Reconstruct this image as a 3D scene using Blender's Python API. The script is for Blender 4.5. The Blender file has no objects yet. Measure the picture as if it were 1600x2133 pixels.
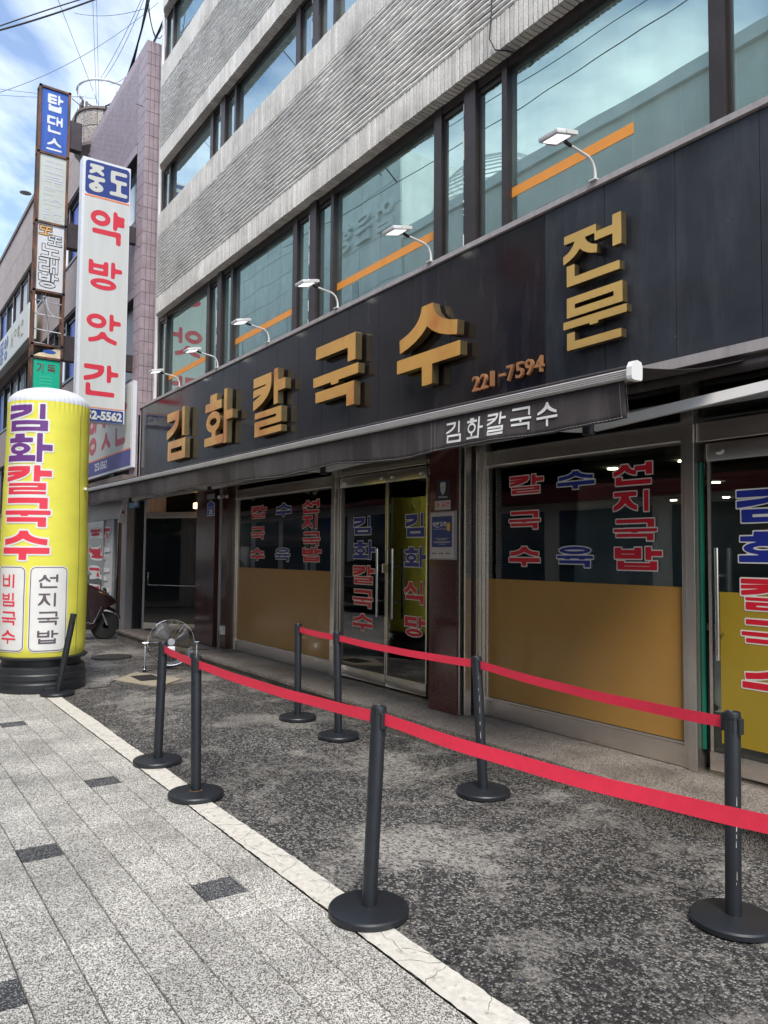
import bpy, bmesh, math, random
import numpy as np
from mathutils import Matrix, Vector
from mathutils.geometry import tessellate_polygon
R = random.Random(7)
SC = bpy.context.scene
COL = SC.collection
PI = math.pi

# ------------------------------------------------------------------ camera
F = 1620.0
ROLL = math.radians(0.49); PITCH = math.atan(88 / F); TH = math.atan(1110 / F)
fh = Vector((-math.cos(TH), math.sin(TH), 0)); rh = Vector((math.sin(TH), math.cos(TH), 0)); uw = Vector((0, 0, 1))
FWD = fh * math.cos(PITCH) + uw * math.sin(PITCH)
up0 = -fh * math.sin(PITCH) + uw * math.cos(PITCH)
RIGHT = rh * math.cos(ROLL) + up0 * math.sin(ROLL)
UP = up0 * math.cos(ROLL) - rh * math.sin(ROLL)
CAMP = Vector((0, 0, 1.62))
cam = bpy.data.cameras.new('camera'); camo = bpy.data.objects.new('camera', cam); COL.objects.link(camo)
camo.matrix_world = Matrix(((RIGHT.x, UP.x, -FWD.x, CAMP.x), (RIGHT.y, UP.y, -FWD.y, CAMP.y), (RIGHT.z, UP.z, -FWD.z, CAMP.z), (0, 0, 0, 1)))
cam.sensor_fit = 'HORIZONTAL'; cam.sensor_width = 36; cam.lens = 36 * F / 1600; cam.clip_end = 2000; cam.clip_start = .05
SC.camera = camo
def proj(p):            # used only to choose which repeats are large enough to be objects of their own
    d = Vector(p) - CAMP; z = d.dot(FWD)
    if z < .1: return (-9e9, -9e9, z)
    return (800 + F * d.dot(RIGHT) / z, 1066.5 - F * d.dot(UP) / z, z)

# ------------------------------------------------------------------ world, sun, exposure
SUN_EL = math.radians(54); SUN_AZ = math.radians(118)   # azimuth of the sun measured from +Y clockwise
w = bpy.data.worlds.new('World'); SC.world = w; w.use_nodes = True
nt = w.node_tree; nt.nodes.clear()
N = nt.nodes.new; L = nt.links.new
out = N('ShaderNodeOutputWorld'); bg = N('ShaderNodeBackground'); bg.inputs[1].default_value = .106
sky = N('ShaderNodeTexSky'); sky.sky_type = 'NISHITA'; sky.sun_disc = False
sky.sun_elevation = SUN_EL; sky.sun_rotation = SUN_AZ; sky.air_density = 1.0; sky.dust_density = .6; sky.ozone_density = 1.6
tc = N('ShaderNodeTexCoord'); mp = N('ShaderNodeMapping'); mp.inputs['Scale'].default_value = (1.0, 1.0, 2.2); mp.inputs['Location'].default_value = (.35, 0.1, 0)
ns = N('ShaderNodeTexNoise'); ns.inputs['Scale'].default_value = 2.0; ns.inputs['Detail'].default_value = 7; ns.inputs['Roughness'].default_value = .55; ns.inputs['Distortion'].default_value = .35
cr = N('ShaderNodeValToRGB'); cr.color_ramp.elements[0].position = .44; cr.color_ramp.elements[1].position = .72
cr.color_ramp.elements[0].color = (.03, .03, .03, 1); cr.color_ramp.elements[1].color = (.95, .95, .95, 1)
mx = N('ShaderNodeMix'); mx.data_type = 'RGBA'; mx.inputs[7].default_value = (9.6, 9.8, 9.8, 1)
L(tc.outputs['Generated'], mp.inputs[0]); L(mp.outputs[0], ns.inputs[0]); L(ns.outputs[0], cr.inputs[0])
L(cr.outputs[0], mx.inputs[0]); L(sky.outputs[0], mx.inputs[6]); L(mx.outputs[2], bg.inputs[0]); L(bg.outputs[0], out.inputs[0])
sl = bpy.data.lights.new('sun', 'SUN'); sl.energy = 1.5; sl.angle = math.radians(20); sl.color = (1, .94, .85)
so = bpy.data.objects.new('sun', sl); COL.objects.link(so)
sd = Vector((math.sin(SUN_AZ) * math.cos(SUN_EL), math.cos(SUN_AZ) * math.cos(SUN_EL), math.sin(SUN_EL)))
so.rotation_euler = sd.to_track_quat('Z', 'Y').to_euler(); so.location = sd * 40
SC.view_settings.view_transform = 'Standard'; SC.view_settings.look = 'None'; SC.view_settings.gamma = 1
SC.view_settings.exposure = 1.4
SC.render.engine = 'CYCLES'
SC.cycles.max_bounces = 8; SC.cycles.transparent_max_bounces = 12; SC.cycles.caustics_reflective = False; SC.cycles.caustics_refractive = False
SC.cycles.use_denoising = True

# ------------------------------------------------------------------ materials
MC = {}
def nodes(name):
    m = bpy.data.materials.new(name); m.use_nodes = True; nt = m.node_tree
    return m, nt, nt.nodes['Principled BSDF'], nt.nodes.new, nt.links.new
def mat(name, col, rough=.6, metal=0., var=0., vs=8., stretch=(1, 1, 1), bump=0., bs=60., spec=.5, dirt_or_reflection=None, emis=None, coat=0., rvar=0.):
    """procedural material: base colour with noise variation, optional second colour in noise patches (dirt), bump."""
    if name in MC: return MC[name]
    m, nt, b, N, L = nodes(name)
    b.inputs['Base Color'].default_value = (*col, 1); b.inputs['Roughness'].default_value = rough; b.inputs['Metallic'].default_value = metal
    b.inputs['Specular IOR Level'].default_value = spec; b.inputs['Coat Weight'].default_value = coat; b.inputs['Coat Roughness'].default_value = .08
    g = N('ShaderNodeNewGeometry'); mp = N('ShaderNodeMapping'); mp.inputs['Scale'].default_value = stretch; L(g.outputs['Position'], mp.inputs[0])
    last = None
    if var:
        n = N('ShaderNodeTexNoise'); n.inputs['Scale'].default_value = vs; n.inputs['Detail'].default_value = 6; n.inputs['Roughness'].default_value = .6; L(mp.outputs[0], n.inputs[0])
        r = N('ShaderNodeMapRange'); r.inputs[1].default_value = .3; r.inputs[2].default_value = .7; r.inputs[3].default_value = 1 - var; r.inputs[4].default_value = 1 + var; L(n.outputs[0], r.inputs[0])
        h = N('ShaderNodeHueSaturation'); h.inputs['Color'].default_value = (*col, 1); L(r.outputs[0], h.inputs['Value']); last = h.outputs[0]
        oi = N('ShaderNodeObjectInfo'); r2 = N('ShaderNodeMapRange'); r2.inputs[3].default_value = 1 - var * .45; r2.inputs[4].default_value = 1 + var * .45; L(oi.outputs['Random'], r2.inputs[0])
        h2 = N('ShaderNodeHueSaturation'); L(last, h2.inputs['Color']); L(r2.outputs[0], h2.inputs['Value']); last = h2.outputs[0]
        if rvar:
            r3 = N('ShaderNodeMapRange'); r3.inputs[1].default_value = .3; r3.inputs[2].default_value = .7; r3.inputs[3].default_value = max(0, rough - rvar); r3.inputs[4].default_value = rough + rvar; L(n.outputs[0], r3.inputs[0]); L(r3.outputs[0], b.inputs['Roughness'])
    if dirt_or_reflection:
        dc, ds, lo, hi, st = dirt_or_reflection
        mp2 = N('ShaderNodeMapping'); mp2.inputs['Scale'].default_value = st; L(g.outputs['Position'], mp2.inputs[0])
        n2 = N('ShaderNodeTexNoise'); n2.inputs['Scale'].default_value = ds; n2.inputs['Detail'].default_value = 8; n2.inputs['Roughness'].default_value = .65; L(mp2.outputs[0], n2.inputs[0])
        r4 = N('ShaderNodeMapRange'); r4.inputs[1].default_value = lo; r4.inputs[2].default_value = hi; L(n2.outputs[0], r4.inputs[0])
        mm = N('ShaderNodeMix'); mm.data_type = 'RGBA'; mm.inputs[6].default_value = (*col, 1); mm.inputs[7].default_value = (*dc, 1); L(r4.outputs[0], mm.inputs[0])
        if last: L(last, mm.inputs[6])
        last = mm.outputs[2]
    if last: L(last, b.inputs['Base Color'])
    if bump:
        n3 = N('ShaderNodeTexNoise'); n3.inputs['Scale'].default_value = bs; n3.inputs['Detail'].default_value = 5; L(mp.outputs[0], n3.inputs[0])
        bp = N('ShaderNodeBump'); bp.inputs['Strength'].default_value = 1; bp.inputs['Distance'].default_value = bump; L(n3.outputs[0], bp.inputs['Height']); L(bp.outputs[0], b.inputs['Normal'])
    if emis:
        b.inputs['Emission Color'].default_value = (*emis[0], 1); b.inputs['Emission Strength'].default_value = emis[1]
    MC[name] = m; return m

def speckle(name, c_dark, c_mid, c_light, scale, bump=.001, rough=.85, grime=None, thr=(.38, .62), patch=None):
    m, nt, b, N, L = nodes(name); b.inputs['Roughness'].default_value = rough; b.inputs['Specular IOR Level'].default_value = .3
    g = N('ShaderNodeNewGeometry')
    v = N('ShaderNodeTexVoronoi'); v.inputs['Scale'].default_value = scale; L(g.outputs['Position'], v.inputs[0])
    sp = N('ShaderNodeSeparateColor'); L(v.outputs['Color'], sp.inputs[0])
    cr = N('ShaderNodeValToRGB'); e = cr.color_ramp.elements; e[0].position = thr[0] - .08; e[0].color = (*c_dark, 1); e[1].position = thr[1] + .08; e[1].color = (*c_light, 1)
    x = e.new((thr[0] + thr[1]) / 2); x.color = (*c_mid, 1); L(sp.outputs[0], cr.inputs[0])
    last = cr.outputs[0]
    n = N('ShaderNodeTexNoise'); n.inputs['Scale'].default_value = 1.3; n.inputs['Detail'].default_value = 6; n.inputs['Roughness'].default_value = .65; L(g.outputs['Position'], n.inputs[0])
    r = N('ShaderNodeMapRange'); r.inputs[1].default_value = .3; r.inputs[2].default_value = .7; r.inputs[3].default_value = .78; r.inputs[4].default_value = 1.2; L(n.outputs[0], r.inputs[0])
    oi = N('ShaderNodeObjectInfo'); r2 = N('ShaderNodeMapRange'); r2.inputs[3].default_value = .88; r2.inputs[4].default_value = 1.12; L(oi.outputs['Random'], r2.inputs[0])
    mu = N('ShaderNodeMath'); mu.operation = 'MULTIPLY'; L(r.outputs[0], mu.inputs[0]); L(r2.outputs[0], mu.inputs[1])
    h = N('ShaderNodeHueSaturation'); L(last, h.inputs['Color']); L(mu.outputs[0], h.inputs['Value']); last = h.outputs[0]
    if grime:
        n2 = N('ShaderNodeTexNoise'); n2.inputs['Scale'].default_value = grime[1]; n2.inputs['Detail'].default_value = 8; L(g.outputs['Position'], n2.inputs[0])
        r4 = N('ShaderNodeMapRange'); r4.inputs[1].default_value = grime[2]; r4.inputs[2].default_value = grime[3]; r4.inputs[4].default_value = .75; L(n2.outputs[0], r4.inputs[0])
        mm = N('ShaderNodeMix'); mm.data_type = 'RGBA'; mm.inputs[7].default_value = (*grime[0], 1); L(r4.outputs[0], mm.inputs[0]); L(last, mm.inputs[6]); last = mm.outputs[2]
    L(last, b.inputs['Base Color'])
    bp = N('ShaderNodeBump'); bp.inputs['Distance'].default_value = bump; bp.inputs['Strength'].default_value = 1; L(v.outputs['Distance'], bp.inputs['Height']); L(bp.outputs[0], b.inputs['Normal'])
    MC[name] = m; return m

def asphalt():
    m, nt, b, N, L = nodes('asphalt'); b.inputs['Specular IOR Level'].default_value = .35
    g = N('ShaderNodeNewGeometry')
    v = N('ShaderNodeTexVoronoi'); v.inputs['Scale'].default_value = 75; L(g.outputs['Position'], v.inputs[0])
    sp = N('ShaderNodeSeparateColor'); L(v.outputs['Color'], sp.inputs[0])
    st = N('ShaderNodeValToRGB'); e = st.color_ramp.elements; e[0].position = .35; e[0].color = (.038, .037, .037, 1); e[1].position = .95; e[1].color = (.265, .25, .23, 1); L(sp.outputs[0], st.inputs[0])
    n = N('ShaderNodeTexNoise'); n.inputs['Scale'].default_value = 1.25; n.inputs['Detail'].default_value = 10; n.inputs['Roughness'].default_value = .74; n.inputs['Distortion'].default_value = .4; L(g.outputs['Position'], n.inputs[0])
    r = N('ShaderNodeMapRange'); r.inputs[1].default_value = .495; r.inputs[2].default_value = .575; L(n.outputs[0], r.inputs[0])
    nf = N('ShaderNodeTexNoise'); nf.inputs['Scale'].default_value = 38; nf.inputs['Detail'].default_value = 4; nf.inputs['Roughness'].default_value = .7; L(g.outputs['Position'], nf.inputs[0])
    rf = N('ShaderNodeMapRange'); rf.inputs[1].default_value = .38; rf.inputs[2].default_value = .55; L(nf.outputs[0], rf.inputs[0])
    mu = N('ShaderNodeMath'); mu.operation = 'MULTIPLY'; L(r.outputs[0], mu.inputs[0]); L(rf.outputs[0], mu.inputs[1])
    ve = N('ShaderNodeTexVoronoi'); ve.feature = 'DISTANCE_TO_EDGE'; ve.inputs['Scale'].default_value = 75; L(g.outputs['Position'], ve.inputs[0])
    re = N('ShaderNodeMapRange'); re.inputs[1].default_value = .03; re.inputs[2].default_value = .16; re.inputs[3].default_value = .25; re.inputs[4].default_value = 1.15; L(ve.outputs['Distance'], re.inputs[0])
    he = N('ShaderNodeHueSaturation'); L(st.outputs[0], he.inputs['Color']); L(re.outputs[0], he.inputs['Value'])
    mm = N('ShaderNodeMix'); mm.data_type = 'RGBA'; mm.inputs[7].default_value = (.28, .265, .24, 1); L(mu.outputs[0], mm.inputs[0]); L(he.outputs[0], mm.inputs[6])
    n4 = N('ShaderNodeTexNoise'); n4.inputs['Scale'].default_value = .7; n4.inputs['Detail'].default_value = 5; L(g.outputs['Position'], n4.inputs[0])
    r4 = N('ShaderNodeMapRange'); r4.inputs[1].default_value = .35; r4.inputs[2].default_value = .65; r4.inputs[3].default_value = .7; r4.inputs[4].default_value = 1.25; L(n4.outputs[0], r4.inputs[0])
    h = N('ShaderNodeHueSaturation'); L(mm.outputs[2], h.inputs['Color']); L(r4.outputs[0], h.inputs['Value']); L(h.outputs[0], b.inputs['Base Color'])
    rr = N('ShaderNodeMapRange'); rr.inputs[3].default_value = .68; rr.inputs[4].default_value = .9; L(mu.outputs[0], rr.inputs[0]); L(rr.outputs[0], b.inputs['Roughness'])
    v2 = N('ShaderNodeMath'); v2.operation = 'MULTIPLY'; iv = N('ShaderNodeMath'); iv.operation = 'SUBTRACT'; iv.inputs[0].default_value = 1; L(mu.outputs[0], iv.inputs[1])
    L(v.outputs['Distance'], v2.inputs[0]); L(iv.outputs[0], v2.inputs[1])
    bp = N('ShaderNodeBump'); bp.inputs['Distance'].default_value = .006; bp.invert = True; L(v2.outputs[0], bp.inputs['Height']); L(bp.outputs[0], b.inputs['Normal'])
    MC['asphalt'] = m; return m

def glass(name, tint, refl, gtint=(1, 1, 1), rough=.0, streak=0.):
    m = bpy.data.materials.new(name); m.use_nodes = True; nt = m.node_tree; nt.nodes.clear(); N = nt.nodes.new; L = nt.links.new
    o = N('ShaderNodeOutputMaterial'); tr = N('ShaderNodeBsdfTransparent'); tr.inputs[0].default_value = (*tint, 1)
    gl = N('ShaderNodeBsdfGlossy'); gl.inputs[0].default_value = (*gtint, 1); gl.inputs['Roughness'].default_value = rough
    lw = N('ShaderNodeFresnel'); lw.inputs[0].default_value = 1.5
    ad = N('ShaderNodeMapRange'); ad.inputs[3].default_value = refl; ad.inputs[4].default_value = 1.0; L(lw.outputs[0], ad.inputs[0])
    mx = N('ShaderNodeMixShader'); L(ad.outputs[0], mx.inputs[0]); L(tr.outputs[0], mx.inputs[1]); L(gl.outputs[0], mx.inputs[2])
    g = N('ShaderNodeNewGeometry'); n = N('ShaderNodeTexNoise'); n.inputs['Scale'].default_value = 1.1; n.inputs['Detail'].default_value = 1; L(g.outputs['Position'], n.inputs[0])
    bp = N('ShaderNodeBump'); bp.inputs['Distance'].default_value = .0016 if streak else .0008; L(n.outputs[0], bp.inputs['Height']); L(bp.outputs[0], gl.inputs['Normal'])
    last = mx.outputs[0]
    if streak:
        mp = N('ShaderNodeMapping'); mp.inputs['Scale'].default_value = (4, 4, .8); L(g.outputs['Position'], mp.inputs[0])
        n2 = N('ShaderNodeTexNoise'); n2.inputs['Scale'].default_value = 1.6; n2.inputs['Detail'].default_value = 6; L(mp.outputs[0], n2.inputs[0])
        r = N('ShaderNodeMapRange'); r.inputs[1].default_value = .35; r.inputs[2].default_value = .8; r.inputs[3].default_value = streak * .35; r.inputs[4].default_value = streak; L(n2.outputs[0], r.inputs[0])
        df = N('ShaderNodeBsdfDiffuse'); df.inputs[0].default_value = (.50, .62, .58, 1)
        m2 = N('ShaderNodeMixShader'); L(r.outputs[0], m2.inputs[0]); L(last, m2.inputs[1]); L(df.outputs[0], m2.inputs[2]); last = m2.outputs[0]
    L(last, o.inputs[0]); MC[name] = m; return m

def emit(name, col, st):
    return mat(name, col, emis=(col, st))

M = {}
M['paver'] = speckle('granite_paver', (.13, .122, .108), (.45, .43, .385), (.70, .68, .625), 215, bump=.0016, grime=((.16, .155, .14), 2.3, .6, .85))
M['paver_dark'] = speckle('dark_granite_paver', (.045, .047, .05), (.085, .088, .092), (.34, .34, .33), 215, bump=.002, thr=(.6, .85))
M['asphalt'] = asphalt()
M['step'] = speckle('step_granite', (.045, .04, .035), (.17, .15, .13), (.40, .36, .32), 210, bump=.0008, rough=.5, grime=((.07, .06, .05), 3.0, .5, .8))
M['joint'] = mat('joint_sand', (.035, .033, .03), .95, var=.3, vs=30)
M['line'] = mat('white_line_paint', (.64, .61, .54), .8, var=.14, vs=30, bump=.002, bs=180, dirt_or_reflection=((.24, .22, .19), 17, .56, .72, (1, 1, 1)))
M['patch'] = mat('patch_concrete', (.30, .26, .19), .9, var=.2, vs=20, bump=.004, bs=60)
M['iron'] = mat('cast_iron', (.07, .065, .06), .6, .6, var=.2, bump=.001)
M['post'] = mat('charcoal_powder_coat', (.017, .020, .025), .42, var=.12, vs=14, bump=.0003, bs=500, dirt_or_reflection=((.05, .05, .05), 26, .62, .85, (1, 1, 1)))
M['rust'] = mat('rust_ring', (.16, .08, .035), .8, var=.3, vs=60)
M['belt'] = mat('red_webbing', (.82, .040, .085), .55, var=.05, vs=30, bump=.0003, bs=900, spec=.3)
M['brick'] = speckle('split_brick', (.58, .55, .50), (.76, .725, .665), (.84, .81, .755), 170, bump=.0006, rough=.9, grime=((.34, .315, .29), 1.8, .58, .82), thr=(.2, .75))
M['mortar'] = mat('brick_mortar', (.060, .057, .053), .95, var=.2, vs=20, bump=.002)
M['frame'] = mat('bronze_window_frame', (.055, .045, .043), .38, .5, var=.15, vs=6, dirt_or_reflection=((.45, .43, .4), 30, .7, .74, (1, 1, .25)))
M['frame_in'] = mat('window_gasket', (.012, .012, .014), .6)
M['seal'] = mat('white_sealant', (.75, .74, .7), .7)
M['steel'] = mat('brushed_steel', (.70, .64, .58), .24, .92, var=.05, vs=3, bump=.0004, bs=30, stretch=(1, 1, 30))
M['steel_b'] = mat('polished_steel', (.72, .7, .68), .12, 1.)
M['alu'] = mat('white_aluminium', (.72, .71, .69), .35, .1, var=.06, vs=5)
M['alu_grey'] = mat('grey_aluminium', (.36, .36, .37), .4, .6, var=.08)
M['strip'] = mat('sill_flashing', (.44, .40, .39), .5, .2, var=.12, vs=4, stretch=(4, 4, .4), dirt_or_reflection=((.2, .17, .16), 9, .55, .8, (1, 1, .2)))
M['panel_brown'] = mat('brown_black_stone', (.019, .014, .014), .13, var=.25, vs=2, dirt_or_reflection=((.06, .055, .06), 1.8, .54, .9, (3.0, 1, .4)), rvar=.05, bump=.0003, bs=3)
M['panel_blue'] = mat('blue_black_stone', (.030, .033, .041), .22, var=.25, vs=2, dirt_or_reflection=((.085, .09, .105), 1.3, .48, .9, (2.6, 1, .4)), rvar=.06, bump=.0003, bs=3)
M['gold'] = mat('gold_titanium_steel', (.95, .50, .13), .2, .5, spec=.6, var=.10, vs=2.5, bump=.0022, bs=3.4, stretch=(1, 1, 1), dirt_or_reflection=((.80, .27, .07), 1.6, .50, .66, (1, 1, .6)))  # orange patches are reflections of the surroundings painted into the gold colour
M['gold_pale'] = mat('pale_gold_steel', (.97, .62, .20), .2, .55, spec=.6, var=.08, vs=2.5, bump=.0016, bs=4)
M['gold_side'] = mat('gold_edge', (.42, .31, .15), .3, .9, var=.2, vs=5)
M['copper'] = mat('copper_numbers', (.70, .33, .15), .35, .6, var=.1)
M['red_granite'] = speckle('red_granite', (.035, .010, .009), (.07, .020, .017), (.13, .045, .036), 300, bump=.0001, rough=.1)
M['red_granite'].node_tree.nodes['Principled BSDF'].inputs['Specular IOR Level'].default_value = .6
M['film'] = mat('ochre_film', (.42, .225, .055), .30, var=.05, vs=2, spec=.35, coat=.25)
M['film2'] = mat('olive_film', (.36, .25, .022), .42, var=.05, vs=2, spec=.35, coat=.25)
M['glass_g'] = glass('shop_glass', (.80, .87, .84), .045, (1, 1, 1))
M['glass_dark'] = glass('smoked_glass', (.22, .20, .18), .03, (.8, .75, .7))
M['glass_u'] = glass('teal_window_glass', (.50, .74, .70), .46, (.68, .92, .88), streak=.26)
M['glass_u3'] = glass('blue_window_glass', (.46, .66, .68), .56, (.80, .98, .99), streak=.22)
M['glass_edge'] = mat('green_glass_edge', (.01, .16, .10), .15, spec=.8)
M['st_red'] = mat('sticker_red', (.66, .010, .030), .4); M['st_blue'] = mat('sticker_blue', (.014, .028, .27), .4)
M['st_white'] = mat('sticker_white', (.78, .76, .70), .5); M['white'] = mat('white_paint', (.80, .80, .78), .5, var=.03)
M['awning'] = mat('awning_canvas', (.052, .043, .044), .8, var=.18, vs=3, stretch=(2, 1, .5), bump=.0012, bs=700, dirt_or_reflection=((.12, .105, .105), 2.6, .52, .85, (4, 1, .6)))
M['thread'] = mat('pale_thread', (.45, .42, .42), .9)
M['under'] = mat('fascia_underside', (.02, .02, .022), .8)
M['yellow'] = mat('yellow_fabric', (.80, .76, .10), .55, var=.04, vs=3, bump=.004, bs=1.6, stretch=(1, 1, 2), spec=.35)
M['cap'] = mat('white_fabric', (.66, .69, .76), .6, var=.03, bump=.003, bs=4)
M['purple'] = mat('purple_print', (.16, .045, .24), .6); M['prt_red'] = mat('red_print', (.80, .05, .085), .6); M['prt_grey'] = mat('grey_print', (.13, .10, .12), .6)
M['plastic'] = mat('black_plastic', (.024, .026, .03), .45, var=.15, vs=9, bump=.0006, bs=80)
M['rubber'] = mat('tyre_rubber', (.015, .015, .016), .75)
M['sign_white'] = mat('sign_panel_white', (.58, .60, .58), .45, var=.05, vs=2, stretch=(1, 3, .3))
M['sign_blue'] = mat('sign_blue', (.018, .042, .21), .5, var=.1, vs=3, stretch=(1, 6, .4)); M['sign_red'] = mat('sign_red', (.62, .028, .055), .55, var=.05)
M['sign_orange'] = mat('sign_orange', (.85, .22, .07), .5); M['sign_cream'] = mat('sign_cream', (.58, .585, .53), .5)
M['ghost'] = mat('faded_letter', (.53, .56, .58), .6); M['sign_frame'] = mat('sign_frame_white', (.68, .70, .74), .45, var=.05)
M['rusty'] = mat('rusty_steel', (.20, .085, .045), .85, var=.4, vs=9, stretch=(1, 1, .25), dirt_or_reflection=((.05, .045, .045), 4, .4, .6, (1, 1, .4)), bump=.002)
M['darksteel'] = mat('dark_steel_bracket', (.05, .04, .045), .6, .3, var=.25, vs=5, dirt_or_reflection=((.16, .07, .03), 6, .6, .75, (1, 1, 1)))
M['tb_blue'] = mat('worn_blue_panel', (.022, .085, .36), .5, var=.25, vs=2, stretch=(1, 7, .5)); M['tb_white'] = mat('worn_white_panel', (.66, .67, .68), .5, var=.05, vs=3)
M['tb_cream'] = mat('worn_cream_panel', (.52, .55, .49), .5, var=.08, vs=2); M['tb_green'] = mat('green_panel', (.0, .42, .26), .5, var=.06)
M['tb_black'] = mat('outline_black', (.02, .025, .03), .6); M['tb_orange'] = mat('faded_orange', (.8, .42, .12), .6)
M['tile'] = mat('mauve_tile', (.36, .285, .31), .5, var=.16, vs=5, bump=.0006, bs=40); M['tile_joint'] = mat('tile_joint', (.045, .04, .042), .9)
M['stone'] = mat('pink_stone', (.37, .30, .27), .7, var=.14, vs=5, bump=.001, bs=90); M['stone_trim'] = mat('brown_trim', (.17, .135, .12), .7, var=.15)
M['stone_g'] = speckle('tower_granite', (.22, .19, .17), (.40, .35, .31), (.52, .47, .43), 60, bump=.001)
M['far_glass'] = mat('far_window_glass', (.10, .14, .16), .06, spec=.9, var=.3, vs=.7, coat=.6)
M['far_blind'] = mat('pale_blind', (.55, .56, .57), .8, var=.08, vs=2)
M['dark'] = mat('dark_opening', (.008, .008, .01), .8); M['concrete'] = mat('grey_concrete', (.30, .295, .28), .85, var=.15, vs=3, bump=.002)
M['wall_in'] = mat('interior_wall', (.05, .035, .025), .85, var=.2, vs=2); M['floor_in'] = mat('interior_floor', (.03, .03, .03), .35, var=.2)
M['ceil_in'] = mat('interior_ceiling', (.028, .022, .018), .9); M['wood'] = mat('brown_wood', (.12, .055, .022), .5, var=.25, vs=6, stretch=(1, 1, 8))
M['up_wall'] = mat('upstairs_wall', (.40, .44, .44), .85, var=.06); M['curtain'] = mat('pale_curtain', (.62, .68, .7), .85, var=.05)
M['orange'] = mat('orange_tape', (.86, .33, .05), .5, var=.04)
M['lampglass'] = mat('lamp_lens', (.75, .8, .82), .15, spec=.8, emis=((1, 1, 1), .55)); M['lamphead'] = mat('lamp_housing', (.78, .79, .80), .35)
M['bulb'] = emit('downlight', (1, .86, .6), 14); M['tube'] = emit('warm_lamp', (1, .55, .25), 3.5)
M['scoot'] = mat('maroon_plastic', (.022, .010, .013), .16, spec=.7, coat=.7); M['scoot_k'] = mat('scooter_black', (.012, .013, .016), .35)
M['chrome'] = mat('chrome', (.85, .85, .86), .07, 1.); M['cable'] = mat('cable_sheath', (.012, .013, .018), .6)
M['cable_pale'] = mat('cable_pale', (.16, .2, .27), .6)
M['car'] = mat('black_car_paint', (.012, .013, .016), .12, spec=.8, coat=1.); M['car_glass'] = mat('car_glass', (.01, .012, .014), .04, spec=1.)
M['opp_tile'] = mat('pale_facade_stone', (.78, .79, .76), .6, var=.1, vs=2); M['opp_wall'] = mat('buff_wall', (.76, .74, .68), .8, var=.1, vs=.6)
M['opp_red'] = mat('opposite_red_fascia', (.16, .025, .03), .4); M['opp_yellow'] = mat('opposite_yellow', (.75, .45, .04), .5)
M['blue_sig'] = mat('blue_plate', (.012, .06, .42), .4); M['poster_b'] = mat('poster_blue', (.022, .042, .20), .45); M['navy'] = mat('navy_plate', (.008, .018, .05), .4)
M['pale'] = mat('pale_plate', (.55, .50, .47), .5, var=.03); M['acry'] = mat('acrylic_frame', (.34, .34, .34), .2); M['tag_y'] = mat('yellow_tag', (.8, .5, .06), .5)
M['lt_blue'] = mat('light_blue_plate', (.22, .45, .6), .5); M['net'] = mat('red_cooler', (.5, .03, .04), .5)
M['green_sheet'] = mat('green_vinyl', (.10, .46, .38), .6, var=.25, vs=12, stretch=(6, 6, .3))

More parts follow.
